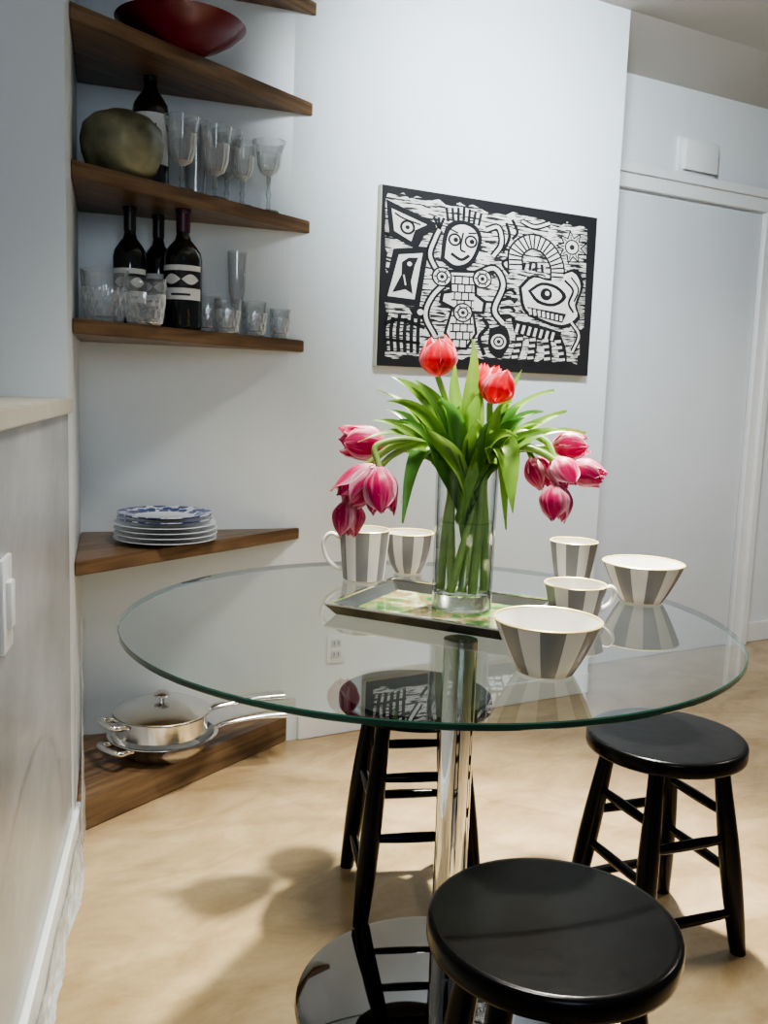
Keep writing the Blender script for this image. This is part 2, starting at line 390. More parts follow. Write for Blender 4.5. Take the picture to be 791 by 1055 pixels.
zh = on_plane(720, 94, Ph, WN).z

bm = B(); box(bm, (0.8, 3.0, -0.05), (7.6, 7.6, 0.1)); struct('floor', bm, M['floor'])
gap = (Ph - T).dot(-WN)
TH = 0.55
def lw(s, off): return N + LD * s + LN * off
bm = B()
zl = 1.168
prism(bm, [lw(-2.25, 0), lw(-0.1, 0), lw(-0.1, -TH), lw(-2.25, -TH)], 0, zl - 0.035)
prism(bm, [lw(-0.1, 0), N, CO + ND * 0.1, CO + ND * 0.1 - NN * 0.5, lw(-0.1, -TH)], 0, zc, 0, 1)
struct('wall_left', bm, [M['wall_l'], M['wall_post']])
bm = B(); prism(bm, [lw(-2.25, 0.012), lw(-0.1, 0.012), lw(-0.1, -TH), lw(-2.25, -TH)], zl - 0.035, zl, 0.003)
struct('trim_1', bm, M['ledge'])
bm = B()
bk = -WN * gap
prism(bm, [CO - CD * 0.15, T, E, E + bk, T + bk, CO - CD * 0.15 + Vector((-0.05, 0.3, 0))], 0, zc)
struct('wall_back', bm, M['wall'])
hp = lambda t, off=0: Ph + WD * t + WN * off
bm = B(); prism(bm, [hp(-1.9), hp(2.2), hp(2.2, -0.12), hp(-1.9, -0.12)], 0, zc); struct('wall_right', bm, M['wallw'])
bm = B()
prism(bm, [T - WD * 1.6, T + WD * 4.2, T + WD * 4.2 + WN * 3.6, T - WD * 1.6 + WN * 3.6], zc, zc + 0.08)
struct('ceiling', bm, M['ceil'])
bm = B(); prism(bm, [E, T + WD * 4.2, T + WD * 4.2 - WN * gap, E - WN * gap], [zc, zc, zh, zh], zc + 0.08); struct('ceiling.001', bm, M['ceil'])
bm = B(); prism(bm, [lw(-2.25, 0), lw(-0.012, 0), lw(-0.012, 0.014), lw(-2.25, 0.014)], 0, 0.10, 0.003); struct('baseboard_left', bm, M['trim'])
bm = B(); prism(bm, [T + WD * 0.06, E, E + WN * 0.014, T + WD * 0.06 + WN * 0.014], 0, 0.085, 0.003); struct('baseboard_back', bm, M['trim'])
# door in hall wall
tr = (on_plane(768, 420, Ph, WN) - Ph).dot(WD)
zd = on_plane(720, 208, Ph, WN).z
dw = 1.35
cw = 0.10
door = thing('door_1', 'plain white hall door', 'door', hp(tr - dw / 2, 0.0), WR)
door['kind'] = 'structure'
del door['label']; del door['category']
bm = B(); box(bm, (0, -0.004, zd / 2 - 0.005), (dw - 0.014, 0.008, zd - 0.016), 0, 0.002); obj('door_slab', bm, M['door'], door, False)
bm = B()
for k, (w, th) in enumerate(((cw, 0.03), (cw * 0.4, 0.045))):
    ow = cw - w if k else 0
    box(bm, (dw / 2 + ow + w / 2, -th / 2, (zd + ow) / 2), (w, th, zd + ow + (w if not k else 0)), 0, 0.004)
    box(bm, (-dw / 2 - ow - w / 2, -th / 2, (zd + ow) / 2), (w, th, zd + ow + (w if not k else 0)), 0, 0.004)
    box(bm, (0, -th / 2, zd + ow + w / 2), (dw + 2 * ow + 2 * w, th, w), 0, 0.004)
t2 = struct('trim_2', bm, M['trim']); t2.location = door.location; t2.rotation_euler = door.rotation_euler
bm = B(); prism(bm, [hp(tr + cw + 0.005), hp(2.2), hp(2.2, 0.014), hp(tr + cw + 0.005, 0.014)], 0, 0.10, 0.003); struct('baseboard_right', bm, M['trim'])

pc = on_plane(716, 163, Ph, WN); s = mpp(pc)
ch = thing('door_chime', 'white door chime box mounted above the hall door', 'door chime', (pc.x, pc.y, pc.z - 0.5 * 38 * s), WR)
bm = B(); box(bm, (0, -0.008, 19 * s), (54 * s, 0.016, 35 * s), 0, 0.004); obj('back_plate', bm, M['plastic'], ch)
bm = B(); box(bm, (2 * s, -0.026, 19 * s), (47 * s, 0.022, 30 * s), 0, 0.006); obj('cover', bm, M['plastic'], ch)

def outlet(name, P, rz, w, h, label, switch=False):
    t = thing(name, label, 'light switch' if switch else 'power outlet', (P.x, P.y, P.z - h / 2), rz)
    bm = B(); box(bm, (0, -0.004, h / 2), (w, 0.008, h), 0, 0.003); obj('cover_plate', bm, M['plastic'], t)
    if switch:
        bm = B(); box(bm, (0, -0.011, h / 2), (w * 0.45, 0.01, h * 0.5), 0, 0.003); obj('rocker', bm, M['plastic'], t)
    else:
        for dz in (0.3, 0.7):
            bm = B(); box(bm, (0, -0.009, h * dz), (w * 0.55, 0.004, h * 0.27), 0, 0.0015); so = obj('socket', bm, M['socket'], t)
            bm = B()
            for dx in (-0.12, 0.12): box(bm, (w * dx, -0.0112, h * dz + 0.002), (w * 0.07, 0.001, h * 0.13))
            obj('slot', bm, M['slot'], so, False)
outlet('power_outlet', on_plane(345, 668, T, WN), WR, 0.07, 0.10, 'white power outlet on the back wall beneath the glass tabletop')
LR = math.atan2(LD.y, LD.x)
outlet('light_switch', on_plane(3, 622, N, LN), LR, 0.075, 0.15, 'white light switch plate on the low left wall', True)

# ------------------------------------------------------------------ shelves
tips = [(17, 0.04), (120, 0.04), (241, 0.04), (363, 0.038), (555, 0.038)]
tipx = [326, 322, 319, 313, 308, 295]
names = ['topmost walnut corner shelf, only its underside in view, nothing visible on it', 'second walnut corner shelf from the top, holding the maroon bowl',
         'walnut corner shelf holding the round olive brown pot, one wine bottle and goblets', 'walnut corner shelf holding three wine bottles and cut tumblers',
         'walnut corner shelf holding the stack of white plates', 'thick walnut corner shelf on the floor under the steel pans']
ztop = []; tipP = []
for i in range(6):
    py = tips[i][0] - 6 if i < 5 else 752
    tp_ = on_plane(tipx[i], py, T, WN); tp_.z = 0
    tipP.append(tp_)
    if i < 5:
        z0 = z_at(tp_.x, tp_.y, tips[i][0]); z1 = z0 + tips[i][1]
    else:
        z0 = 0.001; z1 = z_at(tp_.x, tp_.y, 738)
    ztop.append(z1)
    pts = [CO + NN * 0.0015 + WN * 0.002, N + NN * 0.0015, tp_ + WN * 0.0015, T + WN * 0.002]
    bm = B()
    prism(bm, [(p - N).to_2d() for p in pts], 0, z1 - z0, 0.002)
    o = obj('corner_shelf', bm, M['wood'], None, False); o.location = (N.x, N.y, z0)
    tag(o, names[i], 'shelf', 'walnut corner shelves')
def sp(px, u, k):
    z = ztop[k]; TT = tipP[k]
    d = ray(px, proj((TT.x, TT.y, z))[1]); d = Vector((d.x, d.y, 0))
    def hit(P, D):
        n = Vector((D.y, -D.x, 0)); return P.dot(n) / d.dot(n)
    a = hit(N, TT - N); b = min(hit(T, CD), hit(T, WD))
    q = d * (a + (b - a) * u)
    return Vector((q.x, q.y, z + 0.0008))

# maroon dish on shelf 1
P = sp(186, 0.12, 1)
bm = B(); R_ = 0.176
lathe(bm, [(0, 0), (0.07, 0), (0.078, 0.005), (0.115, 0.022), (0.15, 0.044), (R_, 0.068), (R_ - 0.007, 0.070), (0.145, 0.048), (0.105, 0.027), (0.05, 0.012), (0, 0.011)], 56)
o = obj('bowl', bm, M['red']); o.location = P; tag(o, 'maroon glazed bowl on the second shelf from the top', 'bowl')
# round pot
P = sp(126, 0.3, 2)
pot = thing('pot', 'round mottled olive brown pot on the corner shelf beside a wine bottle', 'pot', P)
bm = B(); lathe(bm, [(0, 0), (0.055, 0), (0.07, 0.005), (0.092, 0.028), (0.106, 0.065), (0.110, 0.095), (0.102, 0.132), (0.076, 0.158), (0.048, 0.168), (0.034, 0.168), (0.034, 0.162), (0.06, 0.15), (0.088, 0.12), (0.09, 0.06), (0.04, 0.02), (0, 0.018)], 80, lambda t, z: 1 + 0.018 * math.cos(10 * t) * math.sin(min(1, max(0, z / 0.17)) * PI))
obj('body', bm, M['pot'], pot)
bm = B(); lathe(bm, [(0.034, 0.167), (0.038, 0.169), (0.040, 0.172), (0.037, 0.174), (0.033, 0.172), (0.034, 0.167)], 40); obj('lip', bm, M['pot'], pot)

def bottle(P, r, h, rz, label, cap='capsule', band=(0.20, 0.44), style=0):
    t = thing('wine_bottle', label, 'bottle', P, rz, 'wine bottles')
    bm = B()
    lathe(bm, [(0, 0.006), (r * 0.7, 0), (r * 0.95, 0.003), (r, 0.012), (r, h * 0.58), (r * 0.93, h * 0.635), (r * 0.68, h * 0.69), (r * 0.42, h * 0.735), (r * 0.34, h * 0.78), (r * 0.33, h * 0.96), (r * 0.39, h * 0.965), (r * 0.39, h * 0.985), (r * 0.3, h * 0.99), (0, h * 0.99)], 40)
    obj('body', bm, M['bottle'], t)
    bm = B(); lathe(bm, [(r * 0.36, h * 0.80), (r * 0.36, h * 0.955), (r * 0.41, h * 0.963), (r * 0.41, h * 0.99), (r * 0.36, h * 0.997), (0, h * 0.997)], 32); obj('capsule', bm, M[cap], t)
    def patch(a0, a1, f0, f1, rr, n=28, m=6):
        bm = B(); rows = []
        for j in range(m + 1):
            row = []
            for i in range(n + 1):
                s = i / n; a = a0 + (a1 - a0) * s
                lo, hi = f0(s), f1(s)
                row.append(bm.verts.new((rr * math.sin(a), -rr * math.cos(a), h * (lo + (hi - lo) * j / m))))
            rows.append(row)
        for j in range(m):
            for i in range(n): bm.faces.new((rows[j][i], rows[j][i + 1], rows[j + 1][i + 1], rows[j + 1][i]))
        return bm
    lb = obj('label', patch(-1.2, 1.2, lambda s: band[0], lambda s: band[1], r * 1.012), M['paper'], t)
    mid = (band[0] + band[1]) / 2; dh = band[1] - band[0]
    if style == 0:
        # dark band across the label with pale almond shapes in it
        obj('emblem', patch(-1.2, 1.2, lambda s: mid - 0.16 * dh, lambda s: mid + 0.34 * dh, r * 1.02), M['ink'], lb)
        for a0, a1 in ((-0.95, 0.0), (0.05, 1.0)):
            obj('emblem', patch(a0, a1, lambda s: mid + 0.09 * dh - 0.15 * dh * math.sin(PI * s), lambda s: mid + 0.09 * dh + 0.15 * dh * math.sin(PI * s), r * 1.028), M['paper'], lb)
        obj('emblem', patch(-0.5, 0.5, lambda s: band[0] + 0.12 * dh, lambda s: band[0] + 0.18 * dh, r * 1.02), M['ink'], lb)
    else:
        obj('emblem', patch(-0.7, 0.3, lambda s: mid - 0.1 * dh + 0.2 * dh * s, lambda s: mid + 0.3 * dh * s, r * 1.02), M['ink'], lb)
        obj('emblem', patch(0.0, 0.7, lambda s: band[0] + 0.15 * dh, lambda s: mid - 0.12 * dh - 0.15 * dh * s, r * 1.02), M['ink'], lb)
bottle(sp(155, 0.72, 2), 0.052, 0.385, 0.25, 'dark wine bottle standing behind the round olive brown pot', style=1, band=(0.2, 0.56))
bottle(sp(134, 0.62, 3), 0.047, 0.335, 0.2, 'dark wine bottle at the left of the three, between two cut tumblers', band=(0.20, 0.48))
bottle(sp(163, 0.84, 3), 0.046, 0.335, -0.1, 'dark wine bottle at the back, between the other two wine bottles', band=(0.20, 0.48))
bottle(sp(188, 0.38, 3), 0.055, 0.345, 0.1, 'front wine bottle with purple-black capsule, rightmost of the three', cap='capsule_red', band=(0.24, 0.52))

def tumbler(P, r, h, label, ripple=0.0, k=9, group=None, taper=0.75):
    # crossed diagonal cuts below a plain band at the lip
    rf = (lambda t, z: 1 + (ripple * (abs(math.sin(k * t + z * 55)) + abs(math.sin(k * t - z * 55)) - 0.9) if 0.005 < z < h * 0.66 else 0)) if ripple else None
    NS = 18
    bm = B(); pr = [(0, 0), (r * taper * 0.95, 0), (r * taper, 0.004)]
    for i in range(1, NS + 1): pr.append((r * (taper + (1 - taper) * (i / NS) ** 0.8), h * i / NS))
    pr.append((r * 0.95, h))
    for i in range(7, 0, -1): pr.append((r * (taper + (1 - taper) * (i / 8) ** 0.8) * 0.93 - 0.0035, max(h * i / 8, 0.016)))
    pr += [(0, 0.014)]
    nm = len(pr) - 1
    top_cut = 2 + int(NS * 0.66)
    lathe(bm, pr, 8 * k if ripple else 54, rf, mats=[(2 if q == NS + 2 else 1 if (ripple and 2 <= q <= top_cut) else 0) for q in range(nm)])
    o = obj('drinking_glass', bm, [M['glass'], M['cut'], M['lip']], None, True, 22); o.location = P
    tag(o, label, 'drinking glass', group); return o
def stemglass(P, r, h, label, name='goblet', bowl=0.5, flare=1.0, group=None, cut=True):
    t = thing(name, label, 'drinking glass', P, 0, group)
    zb = h * (1 - bowl); c = 1 if cut else 0
    bm = B(); lathe(bm, [(0.006, zb), (r * 0.55, zb + 0.012), (r * 0.78, zb + (h - zb) * 0.3), (r * 0.86, zb + (h - zb) * 0.65), (r * flare, h), (r * flare - 0.003, h), (r * 0.82, zb + (h - zb) * 0.65), (r * 0.72, zb + (h - zb) * 0.3), (r * 0.4, zb + 0.018), (0, zb + 0.014)], 48,
        (lambda t, z: 1 + (0.06 * (abs(math.sin(6 * t)) - 0.6) if cut and z < zb + (h - zb) * 0.7 else 0)), mats=[c, c, c, 0, 2, 0, 0, 0, 0])
    obj('cup', bm, [M['glass'], M['cut'], M['lip']], t, True, 25)
    bm = B(); lathe(bm, [(0, 0.006), (0.007, 0.008), (0.005, zb * 0.35), (0.009, zb * 0.5), (0.005, zb * 0.65), (0.007, zb), (0, zb + 0.002)], 20); obj('stem', bm, M['glass_foot'], t)
    bm = B(); lathe(bm, [(0, 0), (r * 0.75, 0), (r * 0.76, 0.003), (r * 0.3, 0.007), (0, 0.009)], 36); obj('foot', bm, M['glass_foot'], t)
g2, g3 = 'glasses on the shelf with the round pot', 'glasses on the shelf with three wine bottles'
stemglass(sp(187, 0.20, 2), 0.048, 0.198, 'cut goblet just right of the wine bottle behind the pot', group=g2, bowl=0.66, flare=1.06)
tumbler(sp(201, 0.84, 2), 0.044, 0.235, 'tall clear glass at the back against the wall, behind the leftmost goblet', 0, 8, g2, 0.6)
stemglass(sp(221, 0.24, 2), 0.048, 0.200, 'clear goblet in the middle of the front row of glasses by the pot', group=g2, bowl=0.68, flare=1.05)
stemglass(sp(233, 0.84, 2), 0.046, 0.225, 'cut goblet at the back between the two front goblets', group=g2, bowl=0.62, flare=1.08)
stemglass(sp(249, 0.40, 2), 0.040, 0.185, 'small cut goblet in the front row, next to the flared goblet', group=g2, bowl=0.6, flare=1.06)
stemglass(sp(276, 0.42, 2), 0.044, 0.210, 'flared goblet at the right end of the shelf with the round pot', bowl=0.5, flare=1.2, group=g2)
tumbler(sp(108, 0.34, 3), 0.064, 0.140, 'cut glass tumbler at the far left of the wine bottle shelf', 0.05, 8, g3)
tumbler(sp(149, 0.08, 3), 0.060, 0.122, 'cut glass tumbler in front of the wine bottles', 0.05, 8, g3)
tumbler(sp(214, 0.64, 3), 0.042, 0.115, 'low clear tumbler just right of the front wine bottle', 0.05, 7, g3)
stemglass(sp(243, 0.82, 3), 0.032, 0.255, 'slim tall champagne flute standing behind the low tumblers', 'champagne_flute', 0.68, 0.95, g3, False)
tumbler(sp(234, 0.20, 3), 0.041, 0.10, 'low cut tumbler standing in front of the champagne flute', 0.05, 7, g3)
tumbler(sp(262, 0.44, 3), 0.041, 0.105, 'low cut tumbler second from the right end of the wine bottle shelf', 0.05, 7, g3)
tumbler(sp(288, 0.50, 3), 0.034, 0.092, 'small cut tumbler at the right end of the wine bottle shelf', 0.05, 7, g3)

# plates
P = sp(171, 0.44, 4)
ords = ['lowest plate of the white stack on the corner shelf', 'second plate from the bottom of the white stack', 'third plate from the bottom of the white stack', 'fourth plate from the bottom of the white stack, under the blue patterned ones', 'second plate from the top of the stack, with a blue rim', 'top plate of the stack, with a blue pattern on white']
for i in range(6):
    r = 0.150 if i < 4 else 0.138
    bm = B(); lathe(bm, [(0, 0.002), (r * 0.55, 0), (r * 0.6, 0.002), (r * 0.72, 0.007), (r, 0.014), (r, 0.0165), (r * 0.72, 0.0105), (r * 0.62, 0.0055), (0, 0.0055)], 64, mats=[0, 0, 0, 0, 1 if i > 3 else 0, 1 if i > 3 else 0, 1 if i > 3 else 0, 0])
    o = obj('plate', bm, [M['china'], M['china_blue']]); o.location = (P.x + random.uniform(-.003, .003), P.y + random.uniform(-.003, .003), P.z + i * 0.0145)
    tag(o, ords[i], 'plate', 'plates stacked on the corner shelf')

# pans
P = sp(168, 0.52, 5)
def pan(loc, rt, rb, h, label, rz):
    t = thing('frying_pan', label, 'pan', loc, rz, 'steel pans on the bottom shelf')
    bm = B(); lathe(bm, [(0, 0), (rb, 0), (rb + 0.008, 0.004), (rb + (rt - rb) * 0.6, h * 0.5), (rt - 0.002, h - 0.004), (rt + 0.008, h), (rt + 0.007, h + 0.002), (rt - 0.004, h), (rb + (rt - rb) * 0.5, h * 0.5), (rb, 0.007), (0, 0.006)], 64)
    obj('body', bm, M['steel'], t); return t
p1 = pan(P, 0.160, 0.115, 0.060, 'wide low steel pan at the bottom of the pan stack', 0)
def loop(par, r, z, a):
    bm = B()
    tube(bm, smooth_pts([(r * math.cos(a - .30), r * math.sin(a - .30), z), ((r + .047) * math.cos(a - .22), (r + .047) * math.sin(a - .22), z + .01), ((r + .05) * math.cos(a + .22), (r + .05) * math.sin(a + .22), z + .01), (r * math.cos(a + .30), r * math.sin(a + .30), z)], 8), 0.009); obj('loop_handle', bm, M['steel'], par)
def longh(par, r, z, a, ln):
    dv = Vector((math.cos(a), math.sin(a), 0)); bm = B()
    tube(bm, smooth_pts([dv * (r - .004) + Vector((0, 0, z)), dv * (r + .04) + Vector((0, 0, z + .014)), dv * (r + ln * .6) + Vector((0, 0, z + .024)), dv * (r + ln) + Vector((0, 0, z + .022))], 8), lambda s: 0.016 + 0.012 * s, flat=0.5); obj('long_handle', bm, M['steel'], par)
loop(p1, 0.156, 0.048, rad(232)); longh(p1, 0.160, 0.056, rad(22), 0.23)
p2 = pan(P + Vector((-0.004, 0.0, 0.0645)), 0.140, 0.132, 0.060, 'deeper steel pan with a lid, on top of the wide pan', 0)
longh(p2, 0.140, 0.044, rad(26), 0.25); loop(p2, 0.138, 0.048, rad(222))
lid = thing('pan_lid', 'domed steel lid with a round knob on the upper pan', 'lid', P + Vector((-0.004, 0.0, 0.0645 + 0.063)))
bm = B(); lathe(bm, [(0.145, 0), (0.146, 0.004), (0.120, 0.015), (0.075, 0.025), (0.03, 0.030), (0, 0.031), ], 60); obj('dome', bm, M['steel'], lid)
bm = B(); lathe(bm, [(0, 0.030), (0.008, 0.030), (0.008, 0.040), (0.024, 0.047), (0.026, 0.053), (0.015, 0.060), (0, 0.061)], 28); obj('knob', bm, M['steel'], lid)

# ------------------------------------------------------------------ picture
tL = ((on_plane(386, 281, T, WN) - T)).dot(WD); tR = ((on_plane(605, 309, T, WN) - T)).dot(WD)
mid = T + WD * ((tL + tR) / 2)
zt = (on_plane(388, 187, T, WN).z + on_plane(609, 228, T, WN).z) / 2
zb = (on_plane(384, 375, T, WN).z + on_plane(601, 390, T, WN).z) / 2
PW, PH = tR - tL, zt - zb
pic = thing('picture', 'black and white woodcut style picture of abstract figures on the wall', 'picture', (mid.x + WN.x * 0.002, mid.y + WN.y * 0.002, zb), WR)
DP = 0.026
bm = B(); box(bm, (0, -DP / 2, PH / 2), (PW, DP, PH), 0, 0.002); obj('board', bm, M['board'], pic, False)
bm = B(); box(bm, (0, -DP - 0.0015, PH / 2), (PW - 0.006, 0.003, PH - 0.006)); obj('black_panel', bm, M['art_black'], pic, False)
GW, GH = 220.0, 175.0
def uv(x, y, k): return Vector(((x / GW - 0.5) * PW, -DP - 0.0037 - 0.0007 * k, (1 - y / GH) * PH))
def poly(bm, pts, k, sm=0):
    if sm:
        q = smooth_pts([(x, y, 0) for x, y in pts] + [(pts[0][0], pts[0][1], 0)], sm)[:-1]; pts = [(p.x, p.y) for p in q]
    bm.faces.new([bm.verts.new(uv(x, y, k)) for x, y in pts])
def disc(bm, x, y, r, k, ry=None, n=20):
    ry = ry or r; poly(bm, [(x + r * math.cos(2 * PI * i / n), y + ry * math.sin(2 * PI * i / n)) for i in range(n)], k)
def ring(bm, x, y, r, w, k):
    stroke(bm, [(x + r * math.cos(2 * PI * i / 18), y + r * math.sin(2 * PI * i / 18)) for i in range(19)], w, k, 0)
def stroke(bm, pts, w, k, sm=5, taper=False):
    P = smooth_pts([(x, y, 0) for x, y in pts], sm) if sm else [Vector((x, y, 0)) for x, y in pts]
    n = len(P); rows = []
    for i in range(n):
        t = (P[min(i + 1, n - 1)] - P[max(i - 1, 0)]); t.normalize(); q = Vector((-t.y, t.x, 0))
        ww = w / 2 * (1 - 0.75 * (i / (n - 1)) if taper else 1)
        rows.append((bm.verts.new(uv(P[i].x + q.x * ww, P[i].y + q.y * ww, k)), bm.verts.new(uv(P[i].x - q.x * ww, P[i].y - q.y * ww, k))))
    for a, b in zip(rows, rows[1:]): bm.faces.new((a[0], b[0], b[1], a[1]))
rnd = random.Random(3)
g = B(); edge = []
def rag(a, b, n, jx, jy):
    for i in range(n):
        s = i / n; edge.append((a[0] + (b[0] - a[0]) * s + rnd.uniform(-jx, jx), a[1] + (b[1] - a[1]) * s + rnd.uniform(-jy, jy)))
rag((6, 8), (205, 12), 30, 1, 3); rag((205, 12), (206, 160), 34, 6, 0.5); rag((206, 160), (8, 164), 30, 1, 3); rag((8, 164), (6, 8), 30, 3, 0.5)
poly(g, edge, 0); bmesh.ops.triangulate(g, faces=g.faces[:]); obj('white_ground', g, M['art_ground'], pic, False)
K = B(); Wt = B(); K2 = B()
def both(pts, w, wi):
    stroke(K, pts, w, 1); stroke(Wt, pts, wi, 2)
poly(K, [(4, 14), (20, 20), (50, 30), (51, 36), (40, 44), (34, 58), (8, 48)], 1)
poly(Wt, [(9, 22), (42, 33), (31, 40), (28, 51), (12, 43)], 2)
ring(K2, 24, 38, 6, 2.2, 3); disc(K2, 24, 38, 2, 3); stroke(K2, [(12, 26), (20, 30), (36, 34)], 1.6, 3)
poly(K, [(12, 60), (45, 54), (38, 114), (2, 112)], 1)
poly(Wt, [(17, 65), (39, 61), (33, 107), (8, 106)], 2)
poly(K2, [(12, 102), (20, 84), (20, 72), (26, 67), (35, 66), (32, 74), (29, 90), (31, 102), (24, 98)], 3); disc(Wt, 27, 73, 2.2, 4)
stroke(Wt, [(22, 84), (24, 94)], 1.4, 4)
for i in range(6): stroke(K, [(8 + i * 6, 122 + (i % 2) * 4), (6 + i * 6.3, 140), (8 + i * 6, 160)], 3.4, 1)
stroke(K, [(4, 134), (20, 128), (44, 134)], 4, 1); stroke(K, [(6, 148), (40, 150)], 3, 1); poly(K, [(28, 116), (48, 112), (46, 126), (34, 126)], 1); disc(Wt, 39, 119, 3, 2)
poly(K, [(56, 66), (58, 40), (64, 28), (76, 24), (90, 28), (96, 40), (92, 58), (84, 70), (70, 74)], 1, 4)
poly(Wt, [(60, 63), (62, 42), (67, 32), (77, 28), (88, 32), (92, 42), (88, 57), (81, 66), (70, 69)], 2, 4)
for cx in (69, 85): ring(K2, cx, 44, 5.5, 2, 3); disc(K2, cx + 1, 44, 2.4, 3)
stroke(K2, [(77, 36), (75, 52), (80, 55)], 1.8, 3); stroke(K2, [(66, 58), (76, 63), (84, 58)], 3, 3); stroke(K2, [(64, 34), (72, 37)], 1.6, 3); stroke(K2, [(82, 36), (90, 35)], 1.6, 3)
for i in range(7): stroke(K, [(62 + i * 5, 27 - (3 - abs(i - 3))), (60 + i * 5.7, 14 - (3 - abs(i - 3)))], 2.6, 1, 0)
both([(54, 78), (46, 62), (50, 46), (54, 36)], 8, 3.4)
for i in range(3): stroke(K, [(54, 36), (48 + i * 5, 24)], 2.6, 1, 0)
poly(K, [(64, 74), (92, 72), (94, 96), (104, 102), (102, 116), (92, 116), (96, 136), (86, 154), (72, 154), (62, 138), (68, 114), (56, 108), (58, 96), (66, 94)], 1)
poly(Wt, [(67, 77), (89, 75), (91, 98), (100, 104), (99, 113), (89, 113), (93, 136), (84, 151), (74, 151), (65, 137), (71, 111), (60, 106), (61, 99), (69, 97)], 2)
for i in range(9):
    y = 80 + i * 8; x0 = 68; x1 = 91
    stroke(K2, [(x0, y), (x1, y - 1)], 1.5, 3, 0)
    for q in range(3): stroke(K2, [(x0 + 3 + q * 7 + (i % 2) * 3, y), (x0 + 3 + q * 7 + (i % 2) * 3, y + 7)], 1.3, 3, 0)
for cx, cy in ((58, 82), (80, 116), (98, 80)):
    disc(K, cx, cy, 10, 2.5); disc(Wt, cx, cy, 8.3, 4); ring(K2, cx, cy, 5, 1.6, 5); disc(K2, cx, cy, 2, 5)
    for a in range(6): disc(K2, cx + 6.7 * math.cos(a * 1.05), cy + 6.7 * math.sin(a * 1.05), 0.9, 5)
both([(66, 84), (50, 102), (44, 122), (54, 142)], 8, 3.6)
both([(92, 76), (110, 68), (120, 84), (112, 110), (122, 124)], 9, 4.2)
for i in range(4): stroke(K, [(118, 92 + i * 8), (128, 88 + i * 9), (134, 92 + i * 9)], 3.4, 1)
both([(100, 30), (112, 26), (116, 42), (108, 56)], 7.5, 3.4)
stroke(K, [(120, 20), (124, 34), (118, 50)], 3.2, 1); stroke(K, [(126, 16), (132, 28), (127, 36)], 3, 1); both([(136, 16), (150, 20), (166, 14)], 6.5, 2.8)
stroke(K, [(124, 56), (118, 62), (126, 72)], 3, 1)
arm = [(132, 66), (132, 48), (146, 36), (164, 40), (176, 56), (178, 74)]
stroke(K, arm, 17, 1, 8); stroke(Wt, arm, 13, 2, 8)
ap = smooth_pts([(x, y, 0) for x, y in arm], 4)
for i in range(1, len(ap) - 1):
    t = ap[i + 1] - ap[i - 1]; t.normalize(); q = Vector((-t.y, t.x, 0)) * 6.5
    stroke(K2, [((ap[i] - q).x, (ap[i] - q).y), ((ap[i] + q).x, (ap[i] + q).y)], 1.7, 3, 0)
for i in range(4): stroke(K, [(142 + i * 6, 58), (140 + i * 7, 66)], 3, 1, 0)
star = []
for i in range(18):
    a = 2 * PI * i / 18; r = 19 if i % 2 else 11
    star.append((192 + r * math.cos(a), 36 + r * math.sin(a)))
poly(K, star, 1)
star = [(192 + (x - 192) * 0.8, 36 + (y - 36) * 0.8) for x, y in star]
poly(Wt, star, 2); ring(K2, 192, 36, 7.5, 1.6, 3); disc(K2, 192, 36, 2.8, 3)
for i in range(9):
    a = 2 * PI * (i + .5) / 9; stroke(K2, [(192 + 8.5 * math.cos(a), 36 + 8.5 * math.sin(a)), (192 + 13 * math.cos(a), 36 + 13 * math.sin(a))], 1.2, 3, 0)
face = [(136, 84), (150, 70), (172, 72), (196, 58), (208, 74), (202, 98), (206, 112), (188, 124), (160, 118), (142, 108)]
poly(K, face, 1, 3)
fc = (172, 92); poly(Wt, [(fc[0] + (x - fc[0]) * 0.9, fc[1] + (y - fc[1]) * 0.88) for x, y in face], 2, 3)
poly(K2, [(146, 87), (160, 77), (178, 79), (189, 90), (176, 101), (157, 99)], 3, 3)
poly(Wt, [(150, 87.5), (161, 80), (176, 82), (184, 90), (174, 98), (159, 96)], 4, 3)
disc(K2, 166, 89, 6.5, 5); disc(Wt, 167, 88, 2.5, 6)
stroke(K2, [(186, 72), (196, 82), (192, 96), (198, 106)], 2.4, 3); stroke(K2, [(193, 68), (202, 80), (198, 94)], 1.8, 3)
poly(K2, [(146, 104), (190, 108), (186, 118), (152, 113)], 3)
for i in range(8): stroke(Wt, [(149 + i * 5, 105.5 + i * 0.7), (150.5 + i * 4.8, 112 + i * 0.6)], 3.0, 4, 0)
poly(K, [(130, 118), (160, 122), (186, 128), (184, 140), (156, 138), (134, 132)], 1)
for i in range(7): stroke(Wt, [(138 + i * 6.5, 123 + i * 1), (136 + i * 6.5, 132 + i * 1)], 3.0, 2, 0)
for x0, x1 in ((140, 134), (154, 152), (168, 172), (182, 190)):
    stroke(K, [(x0, 134), ((x0 + x1) / 2 + 2, 148), (x1, 164)], 9, 1)
    for q in range(4): stroke(Wt, [((x0 * (4 - q) + x1 * q) / 4 - 3, 139 + q * 6.5), ((x0 * (4 - q) + x1 * q) / 4 + 3.5, 138 + q * 6.5)], 3, 2, 0)
    stroke(K, [(x1 - 6, 165), (x1 + 6, 164)], 3.5, 1, 0)
poly(K, [(108, 130), (124, 126), (130, 144), (120, 160), (108, 152)], 1, 3); disc(Wt, 118, 143, 8, 2); ring(K2, 118, 143, 5, 1.6, 3); disc(K2, 118, 143, 2, 3)
both([(196, 116), (206, 130), (200, 148)], 6, 2.4)
stroke(K, [(100, 120), (106, 128), (98, 140), (104, 158)], 4, 1); stroke(K, [(54, 150), (60, 158), (66, 162)], 3.4, 1)
